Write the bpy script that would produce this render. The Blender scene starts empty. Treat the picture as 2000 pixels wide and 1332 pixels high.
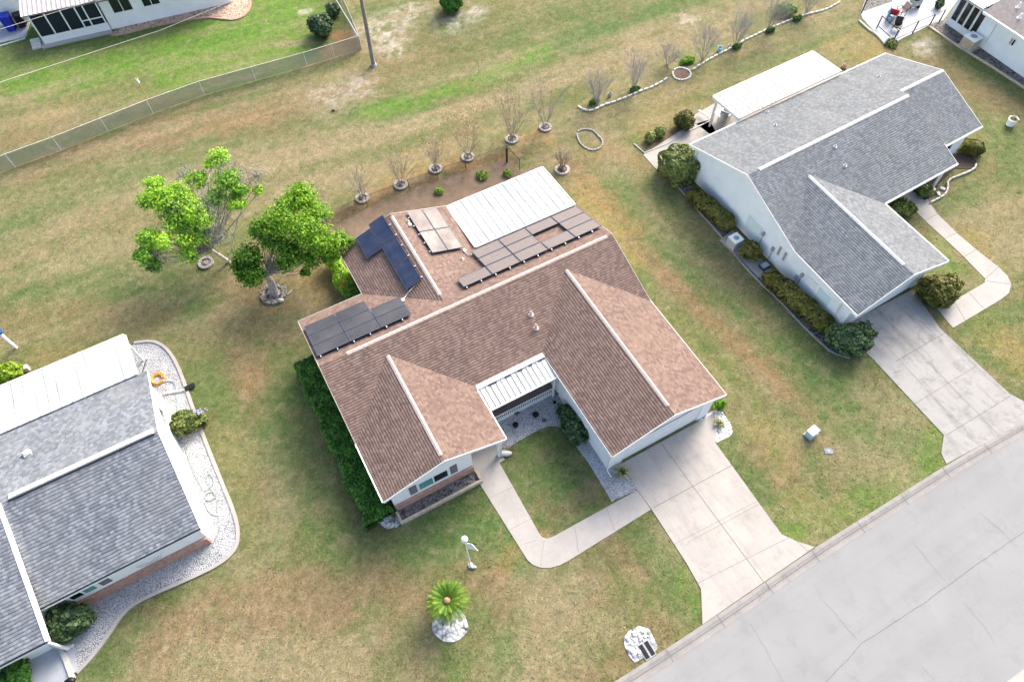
import bpy, math, random
import numpy as np
from mathutils import Vector, Matrix
random.seed(7)
R = math.radians
sc = bpy.context.scene
col = sc.collection

# ------------------------------------------------------------------ camera
FPX, PITCH, ROLL, CH = 1370.0, R(31.8), R(-1.0), 36.0
cp, sp = math.cos(PITCH), math.sin(PITCH)
cr, sr = math.cos(ROLL), math.sin(ROLL)
cX = Vector((cr, sr * cp, sr * sp)); cY = Vector((-sr, cr * cp, cr * sp)); cZ = Vector((0, -sp, cp))
cam = bpy.data.cameras.new('Camera'); camo = bpy.data.objects.new('Camera', cam); col.objects.link(camo)
camo.matrix_world = Matrix(((cX.x, cY.x, cZ.x, 0), (cX.y, cY.y, cZ.y, 0), (cX.z, cY.z, cZ.z, CH), (0, 0, 0, 1)))
cam.sensor_width = 36; cam.lens = 36 * FPX / 2000; cam.clip_end = 3000; cam.clip_start = 0.5
sc.camera = camo

def at(px, py, z=0.0):
    """survey helper: place seen at (px, py) of the 2000 px photo, at height z"""
    d = cX * ((px - 1000) / FPX) + cY * ((666 - py) / FPX) - cZ
    t = (z - CH) / d.z
    return Vector((d.x * t, d.y * t, z))

class Frame:
    def __init__(s, ua, va):
        s.U = Vector((math.cos(R(ua)), math.sin(R(ua)), 0)); s.V = Vector((math.cos(R(va)), math.sin(R(va)), 0)); s.ang = R(ua)
    def __call__(s, u, v, z=0.0):
        return s.U * u + s.V * v + Vector((0, 0, z))
FM = Frame(28.15, 118.15)
FR = Frame(30.2, 117.9)
FL = Frame(28.8, 118.8)
FT = Frame(20.5, 110.5)

# ------------------------------------------------------------------ materials
def srgb(r, g, b):
    f = lambda c: (c / 255 / 12.92) if c / 255 <= 0.04045 else ((c / 255 + 0.055) / 1.055) ** 2.4
    return (f(r), f(g), f(b), 1)
class NT:
    def __init__(s, name, rough=0.8, spec=0.3, metal=0.0):
        s.m = bpy.data.materials.new(name); s.m.use_nodes = True; s.nt = s.m.node_tree
        s.b = s.nt.nodes['Principled BSDF']; s.b.inputs['Roughness'].default_value = rough
        s.b.inputs['Specular IOR Level'].default_value = spec; s.b.inputs['Metallic'].default_value = metal
        s._c = None
    def n(s, t, **kw):
        x = s.nt.nodes.new(t)
        for k, v in kw.items():
            if k in x.inputs.keys(): x.inputs[k].default_value = v
            else: setattr(x, k, v)
        return x
    def l(s, a, b): s.nt.links.new(a, b)
    def coord(s, kind='Object'):
        if s._c is None: s._c = s.n('ShaderNodeTexCoord')
        return s._c.outputs[kind]
    def geo(s): return s.n('ShaderNodeNewGeometry').outputs['Position']
    def noise(s, vec, scale, detail=4, rough=0.6, sc3=None, dist=0.0):
        if sc3:
            mp = s.n('ShaderNodeMapping'); mp.inputs['Scale'].default_value = sc3; s.l(vec, mp.inputs['Vector']); vec = mp.outputs[0]
        t = s.n('ShaderNodeTexNoise'); t.inputs['Scale'].default_value = scale; t.inputs['Detail'].default_value = detail
        t.inputs['Roughness'].default_value = rough; t.inputs['Distortion'].default_value = dist
        s.l(vec, t.inputs['Vector']); return t.outputs['Fac']
    def ramp(s, fac, stops, interp='LINEAR'):
        r = s.n('ShaderNodeValToRGB'); e = r.color_ramp.elements; r.color_ramp.interpolation = interp
        while len(e) < len(stops): e.new(0.5)
        for i, (p, c) in enumerate(stops):
            e[i].position = p; e[i].color = c if len(c) == 4 else (*c, 1)
        s.l(fac, r.inputs['Fac']); return r.outputs['Color']
    def mix(s, fac, a, b, mode='MIX'):
        m = s.n('ShaderNodeMix', data_type='RGBA', blend_type=mode)
        for sock, v in ((m.inputs[0], fac), (m.inputs[6], a), (m.inputs[7], b)):
            if isinstance(v, (int, float)): sock.default_value = v
            elif isinstance(v, tuple): sock.default_value = v
            else: s.l(v, sock)
        return m.outputs[2]
    def math(s, op, a, b=0.0, c=None):
        m = s.n('ShaderNodeMath', operation=op)
        for i, v in enumerate((a, b) if c is None else (a, b, c)):
            if isinstance(v, (int, float)): m.inputs[i].default_value = v
            else: s.l(v, m.inputs[i])
        return m.outputs[0]
    def color(s, c):
        if isinstance(c, tuple): s.b.inputs['Base Color'].default_value = c
        else: s.l(c, s.b.inputs['Base Color'])
        return s
    def bump(s, h, strength=0.5, dist=0.02):
        b = s.n('ShaderNodeBump'); b.inputs['Strength'].default_value = strength; b.inputs['Distance'].default_value = dist
        s.l(h, b.inputs['Height']); s.l(b.outputs[0], s.b.inputs['Normal']); return s
def g(v): return (v, v, v, 1)

def simple(name, c, rough=0.7, var=0.15, scale=3.0, spec=0.3, metal=0.0, bump=0.0):
    t = NT(name, rough, spec, metal); f = t.noise(t.coord(), scale, 5)
    lo = tuple(x * (1 - var) for x in c[:3]); hi = tuple(min(1, x * (1 + var)) for x in c[:3])
    t.color(t.ramp(f, [(0.3, lo), (0.7, hi)]))
    if bump: t.bump(t.noise(t.coord(), scale * 8, 3), bump, 0.01)
    return t.m

def shingle(name, dark, mid, light, stain, row=0.15):
    t = NT(name, 0.85, 0.3); uv = t.coord('UV')
    wob = t.noise(uv, 1.1, 3, 0.6)                      # the courses wander a little
    sx = t.n('ShaderNodeSeparateXYZ'); t.l(uv, sx.inputs[0])
    y = t.math('ADD', sx.outputs[1], t.math('MULTIPLY', t.math('SUBTRACT', wob, 0.5), 0.12))
    cx = t.n('ShaderNodeCombineXYZ'); t.l(sx.outputs[0], cx.inputs[0]); t.l(y, cx.inputs[1])
    br = t.n('ShaderNodeTexBrick'); br.offset = 0.37; br.offset_frequency = 2; br.squash = 1
    br.inputs['Scale'].default_value = 1; br.inputs['Brick Width'].default_value = 0.17; br.inputs['Row Height'].default_value = row
    br.inputs['Mortar Size'].default_value = 0.0; br.inputs['Mortar Smooth'].default_value = 0; br.inputs['Bias'].default_value = 0
    br.inputs['Color1'].default_value = g(0); br.inputs['Color2'].default_value = g(1)
    t.l(cx.outputs[0], br.inputs['Vector'])
    tab = t.mix(0.5, br.outputs['Color'], t.noise(uv, 4.5, 4, 0.75))
    c = t.ramp(tab, [(0.04, dark), (0.5, mid), (0.98, light)])
    n1 = t.noise(uv, 0.45, 5, 0.6)
    c = t.mix(t.math('MULTIPLY', t.ramp(n1, [(0.42, g(0)), (0.68, g(1))]), 0.45), c, stain)
    n2 = t.noise(uv, 1.3, 4, 0.7, sc3=(1, 0.3, 1))
    c = t.mix(1.0, c, t.ramp(n2, [(0.25, g(0.82)), (0.75, g(1.16))]), 'MULTIPLY')
    # shade line at the butt edge of each course, painted into the colour
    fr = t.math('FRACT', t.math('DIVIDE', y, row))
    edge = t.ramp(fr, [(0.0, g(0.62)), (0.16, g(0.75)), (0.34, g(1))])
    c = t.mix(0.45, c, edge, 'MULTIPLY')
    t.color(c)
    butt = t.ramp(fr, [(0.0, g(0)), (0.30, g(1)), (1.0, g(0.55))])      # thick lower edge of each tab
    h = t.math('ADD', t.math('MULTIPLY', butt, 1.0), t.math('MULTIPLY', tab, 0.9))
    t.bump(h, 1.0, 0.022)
    return t.m

def metal_roof(name, base, streak, pitch=0.4, dirt=0.6):
    t = NT(name, 0.45, 0.4); uv = t.coord('UV')
    n = t.noise(uv, 2.2, 5, 0.65, sc3=(1.6, 0.12, 1))
    c = t.mix(t.math('MULTIPLY', t.ramp(n, [(0.45, g(0)), (0.72, g(1))]), dirt), base, streak)
    n2 = t.noise(uv, 9, 4, 0.7)
    c = t.mix(t.math('MULTIPLY', t.ramp(n2, [(0.62, g(0)), (0.75, g(1))]), dirt * 0.5), c, streak)
    t.color(c); return t.m

def concrete(name, base, stain, pale, scale=0.6, stainamt=0.5, rough=0.85, streak=None):
    t = NT(name, rough, 0.25); P = t.geo()
    n = t.noise(P, scale, 6, 0.65)
    c = t.mix(t.ramp(n, [(0.35, g(0)), (0.7, g(1))]), base, pale)
    n2 = t.noise(P, scale * 3.1, 5, 0.7, dist=0.5)
    c = t.mix(t.math('MULTIPLY', t.ramp(n2, [(0.52, g(0)), (0.72, g(1))]), stainamt), c, stain)
    if streak:
        mp = t.n('ShaderNodeMapping', vector_type='TEXTURE'); mp.inputs['Rotation'].default_value = (0, 0, R(30)); mp.inputs['Scale'].default_value = (1 / streak[0], 1 / streak[1], 1)
        t.l(P, mp.inputs['Vector']); n4 = t.noise(mp.outputs[0], 1.0, 5, 0.65)
        c = t.mix(t.math('MULTIPLY', t.ramp(n4, [(0.5, g(0)), (0.7, g(1))]), stainamt * 0.8), c, stain)
    n3 = t.noise(P, 22, 3, 0.7)
    c = t.mix(1.0, c, t.ramp(n3, [(0.3, g(0.92)), (0.7, g(1.07))]), 'MULTIPLY')
    t.color(c); t.bump(n3, 0.25, 0.01); return t.m

def gravel(name, a, b, dark, scale=9):
    t = NT(name, 0.8, 0.3); P = t.geo()
    v = t.n('ShaderNodeTexVoronoi'); v.inputs['Scale'].default_value = scale; t.l(P, v.inputs['Vector'])
    s = t.n('ShaderNodeSeparateColor'); t.l(v.outputs['Color'], s.inputs[0])
    c = t.ramp(s.outputs[0], [(0.0, dark), (0.16, b), (0.5, a), (1.0, a)])
    n = t.noise(P, 1.3, 4)
    c = t.mix(1.0, c, t.ramp(n, [(0.3, g(0.8)), (0.7, g(1.1))]), 'MULTIPLY')
    c = t.mix(1.0, c, t.ramp(v.outputs['Distance'], [(0.35, g(1)), (0.75, g(0.5))]), 'MULTIPLY')
    t.color(c); t.bump(t.math('SUBTRACT', 1.0, v.outputs['Distance']), 1.0, 0.05); return t.m

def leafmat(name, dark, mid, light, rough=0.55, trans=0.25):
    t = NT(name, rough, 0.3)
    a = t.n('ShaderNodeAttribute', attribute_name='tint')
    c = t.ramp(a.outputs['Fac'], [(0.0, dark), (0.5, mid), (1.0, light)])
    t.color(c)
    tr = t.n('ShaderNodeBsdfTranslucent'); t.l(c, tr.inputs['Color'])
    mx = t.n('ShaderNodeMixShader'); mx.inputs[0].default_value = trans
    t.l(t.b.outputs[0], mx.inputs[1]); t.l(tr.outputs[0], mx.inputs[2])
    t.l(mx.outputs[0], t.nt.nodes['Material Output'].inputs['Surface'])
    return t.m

M = {}
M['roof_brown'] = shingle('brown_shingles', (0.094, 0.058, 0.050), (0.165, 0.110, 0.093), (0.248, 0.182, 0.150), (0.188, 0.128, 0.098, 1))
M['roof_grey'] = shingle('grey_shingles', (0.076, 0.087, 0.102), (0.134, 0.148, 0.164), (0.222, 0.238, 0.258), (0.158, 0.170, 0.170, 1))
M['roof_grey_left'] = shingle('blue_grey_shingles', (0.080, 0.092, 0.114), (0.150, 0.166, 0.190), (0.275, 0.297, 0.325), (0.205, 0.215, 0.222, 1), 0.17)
M['ridge_tan'] = simple('ridge_tan', (.50, .39, .34, 1), 0.85, .12, 5)
M['ridge_grey'] = simple('ridge_grey', (.50, .52, .52, 1), 0.8, .1, 5)
M['patio_metal'] = metal_roof('patio_metal', (.52, .54, .51, 1), (.25, .28, .26, 1), dirt=1.0)
M['patio_metal_clean'] = metal_roof('patio_metal_clean', (.50, .49, .48, 1), (.33, .31, .29, 1), dirt=.9)
M['court_metal'] = metal_roof('court_metal', (.60, .62, .61, 1), (.20, .22, .23, 1), dirt=.7)
M['white'] = simple('white_paint', (.80, .80, .78, 1), 0.55, .04, 2)
M['wall_white'] = simple('wall_white', (.85, .85, .83, 1), 0.7, .05, 1.2, bump=.1)
M['wall_blue'] = simple('wall_blue', (.80, .85, .86, 1), 0.7, .05, 1.2, bump=.1)
M['fascia'] = simple('fascia_cream', (.45, .40, .36, 1), 0.6, .08, 2)
M['fascia_w'] = simple('fascia_white', (.82, .83, .82, 1), 0.5, .04, 2)
M['dark'] = simple('dark_metal', (.02, .02, .022, 1), 0.5, .2, 6)
M['black'] = simple('black_plastic', (.012, .012, .014, 1), 0.4, .2, 6)
M['grey'] = simple('grey_metal', (.30, .31, .32, 1), 0.5, .15, 4)
M['galv'] = simple('galvanised', (.50, .51, .50, 1), 0.45, .1, 5, metal=.3)
M['soil'] = simple('mulch_soil', (.12, .08, .06, 1), 0.95, .5, 9, bump=.8)
M['mulch_dark'] = simple('dark_mulch', (.060, .043, .036, 1), 0.95, .5, 9, bump=.8)
M['shutter'] = simple('shutter_grey', (.17, .165, .19, 1), 0.6, .12, 4)
M['wood_pole'] = simple('weathered_wood', (.22, .20, .165, 1), 0.85, .3, 4, bump=.4)
M['orange_wood'] = simple('orange_wood', (.42, .22, .09, 1), 0.8, .2, 4)
M['brick_skirt'] = simple('pink_brick', (.42, .25, .19, 1), 0.85, .3, 7, bump=.5)
M['stone_tan'] = simple('tan_block', (.45, .38, .29, 1), 0.85, .2, 5, bump=.5)
M['porch_floor'] = simple('brown_porch_paint', (.21, .155, .145, 1), 0.6, .12, 3)
M['bark_pale'] = simple('pale_bark', (.33, .30, .26, 1), 0.9, .3, 6, bump=.6)
M['bark_light'] = simple('light_bark', (.46, .44, .39, 1), 0.9, .25, 6)
M['bark_twig'] = simple('twig_bark', (.35, .29, .22, 1), 0.9, .25, 4)
M['bark_grey'] = simple('grey_bark', (.36, .33, .31, 1), 0.9, .25, 4)
M['ring_stone'] = simple('ring_block', (.29, .275, .26, 1), 0.85, .3, 9, bump=.6)
M['ring_soil'] = gravel('ring_soil', (.34, .30, .27, 1), (.15, .12, .10, 1), (.05, .04, .035, 1), 8)
M['gravel_white'] = gravel('white_gravel', (.74, .74, .73, 1), (.46, .47, .49, 1), (.14, .14, .15, 1), 9)
M['gravel_grey'] = gravel('pale_gravel', (.52, .53, .55, 1), (.43, .44, .47, 1), (.26, .27, .30, 1), 17)
M['gravel_pink'] = gravel('tan_gravel', (.58, .42, .32, 1), (.42, .28, .20, 1), (.22, .14, .10, 1), 8)
M['gravel_dark'] = gravel('dark_gravel', (.20, .19, .18, 1), (.11, .10, .095, 1), (.04, .035, .03, 1), 8)
M['rock_white'] = gravel('white_rocks', (.62, .62, .62, 1), (.50, .51, .52, 1), (.10, .11, .12, 1), 5)
M['conc_pink'] = concrete('driveway_concrete', (0.320, 0.300, 0.278, 1), (0.215, 0.198, 0.180, 1), (0.380, 0.355, 0.328, 1), .5, .45, streak=(1.8, .30, 1))
M['conc_walk'] = concrete('walk_concrete', (0.318, 0.302, 0.280, 1), (0.243, 0.225, 0.207, 1), (0.378, 0.351, 0.329, 1), .7, .4)
M['conc_grey'] = concrete('stained_concrete', (0.262, 0.256, 0.246, 1), (0.120, 0.119, 0.120, 1), (0.325, 0.318, 0.306, 1), .45, .65, streak=(1.6, .35, 1))
M['kerb'] = concrete('kerb_concrete', (0.225, 0.214, 0.203, 1), (0.135, 0.126, 0.122, 1), (0.288, 0.275, 0.261, 1), .8, .6)
M['road'] = concrete('road_surface', (0.222, 0.226, 0.226, 1), (0.180, 0.184, 0.184, 1), (0.246, 0.250, 0.250, 1), .35, .5, streak=(.05, .8, 1))
M['joint'] = simple('joint_dark', (.15, .142, .135, 1), 0.9, .3, 5)
M['paver_blue'] = concrete('patio_pavers', (.34, .36, .39, 1), (.22, .25, .29, 1), (.42, .44, .47, 1), .8, .4)
M['leaf_bright'] = leafmat('leaf_bright', (.024, .080, .008), (.13, .30, .02), (.36, .58, .04), trans=.4)
M['leaf_left'] = leafmat('leaf_mixed', (.04, .13, .018), (.16, .36, .035), (.42, .66, .06), trans=.4)
M['leaf_hedge'] = leafmat('leaf_hedge', (.012, .050, .008), (.045, .15, .018), (.12, .29, .04), trans=.25)
M['leaf_olive'] = leafmat('leaf_olive', (.05, .06, .012), (.15, .155, .028), (.31, .28, .06), trans=.2)
M['leaf_boxy'] = leafmat('leaf_box', (.04, .065, .015), (.14, .19, .045), (.34, .38, .11), trans=.2)
M['leaf_dark'] = leafmat('leaf_dark', (.012, .034, .015), (.05, .10, .036), (.17, .25, .10), trans=.15)
M['leaf_lime'] = leafmat('leaf_lime', (.06, .13, .01), (.22, .36, .02), (.46, .58, .06), trans=.35)
M['leaf_pale'] = leafmat('leaf_pale', (.12, .13, .06), (.30, .31, .15), (.55, .52, .28), trans=.25)
M['moss'] = leafmat('grey_moss', (.15, .155, .12), (.25, .255, .21), (.38, .38, .33), rough=.9, trans=.2)
M['frond'] = leafmat('palm_frond', (.010, .045, .006), (.06, .16, .012), (.26, .38, .03), trans=.15)
M['frond_core'] = simple('palm_core', (.40, .24, .14, 1), .85, .3, 20, bump=.8)
M['seed_tan'] = leafmat('seed_tan', (.22, .13, .05), (.40, .26, .11), (.55, .42, .22), trans=.25)
M['weed'] = leafmat('weed_leaf', (.10, .16, .02), (.22, .34, .05), (.40, .52, .10), trans=.3)
M['lilac'] = simple('lilac_flower', (.34, .32, .55, 1), .7, .2, 9)
M['flower_orange'] = simple('orange_flower', (.60, .10, .03, 1), .7, .2, 9)
M['hose_orange'] = simple('orange_hose', (.72, .34, .06, 1), .5, .2, 9)
M['hose_green'] = simple('grey_green_hose', (.22, .28, .27, 1), .5, .2, 9)
M['blue_bin'] = simple('blue_bin', (.015, .03, .38, 1), .4, .15, 3)
M['red_cloth'] = simple('red_cushion', (.50, .03, .05, 1), .8, .2, 5)
M['pink'] = simple('pink_plastic', (.80, .46, .42, 1), .5, .1, 5)
M['blue_paint'] = simple('blue_paint', (.02, .09, .26, 1), .5, .15, 5)
M['sky_blue'] = simple('pale_blue_paint', (.25, .55, .70, 1), .5, .15, 5)
M['box_green'] = simple('pale_green_box', (.50, .62, .60, 1), .6, .08, 3)
M['lid'] = simple('meter_lid', (.17, .19, .21, 1), .6, .25, 8)
M['terracotta'] = simple('clay', (.35, .20, .12, 1), .85, .2, 5)
M['flagstone'] = simple('cream_block', (.54, .52, .47, 1), .8, .15, 6, bump=.4)
M['pipe'] = simple('vent_tan', (.55, .47, .38, 1), .7, .15, 6)

def glass(name, c, rough=.12):
    t = NT(name, rough, .6); t.color(c); return t.m
M['glass_dark'] = glass('window_dark', (.006, .014, .024, 1))
M['glass_teal'] = glass('window_teal', (.10, .30, .29, 1), .25)
def panelmat(name, a, b, rough, spec=.5):
    t = NT(name, rough, spec); uv = t.coord('UV')
    ch = t.n('ShaderNodeTexBrick'); ch.offset = 0; ch.inputs['Scale'].default_value = 1; ch.inputs['Brick Width'].default_value = .165
    ch.inputs['Row Height'].default_value = .165; ch.inputs['Mortar Size'].default_value = .008
    ch.inputs['Color1'].default_value = a; ch.inputs['Color2'].default_value = b; ch.inputs['Mortar'].default_value = tuple(min(1, x * 1.6 + .01) for x in a[:3]) + (1,)
    t.l(uv, ch.inputs['Vector'])
    n = t.noise(uv, .8, 5, .6)
    c = t.mix(t.math('MULTIPLY', t.ramp(n, [(.4, g(0)), (.8, g(1))]), .18), ch.outputs['Color'], (.22, .21, .21, 1))
    t.color(c)
    t.l(t.ramp(n, [(.3, g(rough * .7)), (.7, g(rough * 1.6))]), t.b.inputs['Roughness'])
    return t.m
M['pv_blue'] = panelmat('pv_blue', (.006, .015, .046, 1), (.008, .018, .054, 1), .2)
M['pv_black'] = panelmat('pv_black', (.022, .022, .028, 1), (.027, .026, .033, 1), .30)
M['pv_sheen'] = panelmat('pv_sheen', (.125, .105, .102, 1), (.145, .12, .115, 1), .5, .3)  # sky reflection on these panels is painted in as a lighter colour
M['pv_frame'] = simple('pv_frame', (.055, .065, .095, 1), .5, .1, 4)

def chainlink(name, c, cell, fill):
    t = NT(name, .5, .3, .2); uv = t.coord('UV'); s = t.n('ShaderNodeSeparateXYZ'); t.l(uv, s.inputs[0])
    d1 = t.math('ADD', s.outputs[0], s.outputs[1]); d2 = t.math('SUBTRACT', s.outputs[0], s.outputs[1])
    w = []
    for d in (d1, d2):
        f = t.math('FRACT', t.math('DIVIDE', d, cell)); w.append(t.math('LESS_THAN', f, fill))
    a = t.math('MAXIMUM', w[0], w[1]); t.color(c); t.l(a, t.b.inputs['Alpha']); return t.m
M['mesh_grey'] = chainlink('chain_link_grey', (.30, .31, .285, 1), .06, .36)
M['mesh_black'] = chainlink('chain_link_black', (.02, .02, .02, 1), .06, .08)
def screen():
    t = NT('insect_screen', .5, .3); t.color((.01, .02, .03, 1)); t.b.inputs['Alpha'].default_value = .9; return t.m
M['screen'] = screen()

# ------------------------------------------------------------------ mesh builder
def basis(d):
    d = d.normalized(); a = Vector((0, 0, 1)) if abs(d.z) < .95 else Vector((1, 0, 0))
    s = d.cross(a).normalized(); return d, s, s.cross(d).normalized()
class MB:
    def __init__(s): s.v = []; s.f = []; s.t = []; s.mi = []; s.cur = 0; s.sm = []; s.smooth = False
    def face(s, pts, tint=.5):
        b = len(s.v); s.v += [tuple(p) for p in pts]; s.f.append(tuple(range(b, b + len(pts)))); s.t.append(tint); s.mi.append(s.cur); s.sm.append(s.smooth)
    def faces(s, vs, fs, tint=.5):
        b = len(s.v); s.v += [tuple(p) for p in vs]
        for f in fs: s.f.append(tuple(b + i for i in f)); s.t.append(tint); s.mi.append(s.cur); s.sm.append(s.smooth)
    def hexa(s, p, tint=.5):   # 8 corners: 4 bottom ccw, 4 top ccw
        s.faces(p, [(3, 2, 1, 0), (4, 5, 6, 7), (0, 1, 5, 4), (1, 2, 6, 5), (2, 3, 7, 6), (3, 0, 4, 7)], tint); return s
    def fbox(s, F, u0, u1, v0, v1, z0, z1, tint=.5):
        a = [F(u0, v0), F(u1, v0), F(u1, v1), F(u0, v1)]
        return s.hexa([p + Vector((0, 0, z0)) for p in a] + [p + Vector((0, 0, z1)) for p in a], tint)
    def cbox(s, c, size, ang=0.0, taper=1.0, tint=.5):   # c: centre of base
        c = Vector(c); x = Vector((math.cos(ang), math.sin(ang), 0)); y = Vector((-x.y, x.x, 0)); w, d, h = size
        q = lambda k, z: [c + x * (sx * w / 2 * k) + y * (sy * d / 2 * k) + Vector((0, 0, z)) for sx, sy in ((-1, -1), (1, -1), (1, 1), (-1, 1))]
        return s.hexa(q(1, 0) + q(taper, h), tint)
    def beam(s, a, b, w, h=None):
        a = Vector(a); b = Vector(b); h = h or w; d, x, y = basis(b - a)
        q = lambda p: [p - x * w / 2 - y * h / 2, p + x * w / 2 - y * h / 2, p + x * w / 2 + y * h / 2, p - x * w / 2 + y * h / 2]
        A, B = q(a), q(b)
        s.faces(A + B, [(3, 2, 1, 0), (4, 5, 6, 7), (0, 1, 5, 4), (1, 2, 6, 5), (2, 3, 7, 6), (3, 0, 4, 7)]); return s
    def tube(s, pts, r, n=6, r1=None, cap=True, tint=.5):
        pts = [Vector(p) for p in pts]; r1 = r if r1 is None else r1; b = len(s.v); K = len(pts)
        for i, p in enumerate(pts):
            d = (pts[min(i + 1, K - 1)] - pts[max(i - 1, 0)]); _, x, y = basis(d); rr = r + (r1 - r) * i / max(1, K - 1)
            for k in range(n):
                a = 2 * math.pi * k / n; s.v.append(tuple(p + x * (rr * math.cos(a)) + y * (rr * math.sin(a))))
        for i in range(K - 1):
            for k in range(n):
                k2 = (k + 1) % n; s.f.append((b + i * n + k, b + i * n + k2, b + (i + 1) * n + k2, b + (i + 1) * n + k)); s.t.append(tint); s.mi.append(s.cur); s.sm.append(True)
        if cap:
            for i in (0, K - 1): s.f.append(tuple(b + i * n + k for k in range(n))); s.t.append(tint); s.mi.append(s.cur); s.sm.append(False)
        return s
    def lathe(s, c, prof, n=16, tint=.5, ang0=0.0, wob=0.0, smooth=True):
        c = Vector(c); b = len(s.v)
        for r, z in prof:
            for k in range(n):
                a = ang0 + 2 * math.pi * k / n; rr = r * (1 + (random.uniform(-wob, wob) if wob else 0))
                s.v.append((c.x + rr * math.cos(a), c.y + rr * math.sin(a), c.z + z))
        for i in range(len(prof) - 1):
            for k in range(n):
                k2 = (k + 1) % n; s.f.append((b + i * n + k, b + i * n + k2, b + (i + 1) * n + k2, b + (i + 1) * n + k)); s.t.append(tint); s.mi.append(s.cur); s.sm.append(smooth)
        for i in (0, len(prof) - 1): s.f.append(tuple(b + i * n + k for k in range(n))); s.t.append(tint); s.mi.append(s.cur); s.sm.append(False)
        return s
    def blob(s, c, rad, n=10, m=7, wob=.12, rng=random, tint=.5):
        c = Vector(c); b = len(s.v); rx, ry, rz = rad
        for i in range(m + 1):
            th = math.pi * i / m
            for k in range(n):
                a = 2 * math.pi * k / n; w = 1 + rng.uniform(-wob, wob)
                s.v.append((c.x + rx * w * math.sin(th) * math.cos(a), c.y + ry * w * math.sin(th) * math.sin(a), c.z + rz * w * math.cos(th)))
        for i in range(m):
            for k in range(n):
                k2 = (k + 1) % n; s.f.append((b + i * n + k, b + i * n + k2, b + (i + 1) * n + k2, b + (i + 1) * n + k)); s.t.append(tint); s.mi.append(s.cur); s.sm.append(True)
        return s
    def leaf(s, p, nrm, size, tint, asp=1.0, rng=random):
        d, x, y = basis(nrm); a = rng.uniform(0, 6.283); X = x * math.cos(a) + y * math.sin(a); Y = d.cross(X)
        h = size / 2
        s.face([p - X * h * asp - Y * h * .25, p - Y * h * .8 + d * h * .15, p + X * h * asp + Y * h * .1, p + Y * h * .8 + d * h * .15], tint)
    def foliage(s, c, rad, n, size, tint=(.1, .9), asp=1.2, lump=.35, rng=random, core=0.55, flat=0.0):
        """leaves spread through an uneven ellipsoid made of sub-clumps"""
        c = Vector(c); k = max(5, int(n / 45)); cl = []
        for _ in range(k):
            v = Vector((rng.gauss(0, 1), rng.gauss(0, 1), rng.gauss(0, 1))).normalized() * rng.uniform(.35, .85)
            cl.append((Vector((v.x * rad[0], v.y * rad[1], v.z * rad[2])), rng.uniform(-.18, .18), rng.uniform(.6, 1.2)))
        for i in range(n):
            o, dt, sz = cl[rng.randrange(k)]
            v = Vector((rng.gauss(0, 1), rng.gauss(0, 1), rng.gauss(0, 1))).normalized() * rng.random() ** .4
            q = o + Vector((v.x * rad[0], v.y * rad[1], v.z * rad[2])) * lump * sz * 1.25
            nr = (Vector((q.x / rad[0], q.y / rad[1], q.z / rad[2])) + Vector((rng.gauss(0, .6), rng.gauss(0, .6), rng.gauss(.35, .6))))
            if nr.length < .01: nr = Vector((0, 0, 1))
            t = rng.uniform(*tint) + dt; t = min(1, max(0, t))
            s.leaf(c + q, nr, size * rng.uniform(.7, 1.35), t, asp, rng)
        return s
    def build(s, name, mats, parent=None, label=None, cat=None, group=None, kind=None, origin=None, bevel=0.0):
        me = bpy.data.meshes.new(name)
        if not isinstance(mats, (list, tuple)): mats = [mats]
        V = np.array(s.v, dtype=np.float64).reshape(-1, 3)
        inv = None
        if parent is not None:
            root = parent; mw = Matrix.Identity(4); chain = []
            while root is not None: chain.append(root); root = root.parent
            for o in reversed(chain): mw = mw @ Matrix.LocRotScale(o.location, o.rotation_euler, None)
            inv = mw.inverted()
        elif origin is not None: inv = Matrix.Translation(-Vector(origin))
        Vl = V
        if inv is not None:
            A = np.array(inv); Vl = V @ A[:3, :3].T + A[:3, 3]
        me.from_pydata(Vl.tolist(), [], s.f)
        for m in mats: me.materials.append(M[m] if isinstance(m, str) else m)
        me.polygons.foreach_set('material_index', s.mi); me.polygons.foreach_set('use_smooth', s.sm)
        # UVs in metres: u along the level line of the face, v up its slope; tint per face
        uvl = me.uv_layers.new(name='UVMap'); at_ = me.attributes.new('tint', 'FLOAT', 'FACE')
        at_.data.foreach_set('value', s.t)
        me.update()
        if len(s.f) < 20000 and name not in ('foliage', 'inner_foliage', 'crown', 'twigs', 'hanging_moss', 'limbs', 'seed_heads', 'frond', 'stem', 'leaf_blade', 'bloom'):
            uv = np.zeros((len(me.loops), 2))
            for p in me.polygons:
                ids = p.vertices; P = V[list(ids)]
                if len(P) < 3: continue
                n = np.cross(P[1] - P[0], P[2] - P[0]) if len(P) == 3 else None
                if n is None:
                    n = np.zeros(3)
                    for i in range(len(P)):
                        n += np.cross(P[i], P[(i + 1) % len(P)])
                L = np.linalg.norm(n); n = n / L if L > 1e-12 else np.array([0, 0, 1.])
                if n[2] < 0: n = -n
                h = np.array([-n[1], n[0], 0.]); hl = np.linalg.norm(h)
                if hl < .02: h = np.array([math.cos(FM.ang), math.sin(FM.ang), 0.])
                else: h /= hl
                w = np.cross(n, h)
                k = p.loop_start
                uv[k:k + len(P), 0] = P @ h; uv[k:k + len(P), 1] = P @ w
            uvl.data.foreach_set('uv', uv.ravel())
        o = bpy.data.objects.new(name, me); col.objects.link(o)
        if parent is not None: o.parent = parent
        elif origin is not None: o.location = Vector(origin)
        if bevel:
            bm_ = o.modifiers.new('Bevel', 'BEVEL'); bm_.width = bevel; bm_.segments = 2; bm_.limit_method = 'ANGLE'
        tag(o, label, cat, group, kind); return o
def tag(o, label=None, cat=None, group=None, kind=None):
    for k, v in (('label', label), ('category', cat), ('group', group), ('kind', kind)):
        if v: o[k] = v
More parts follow.
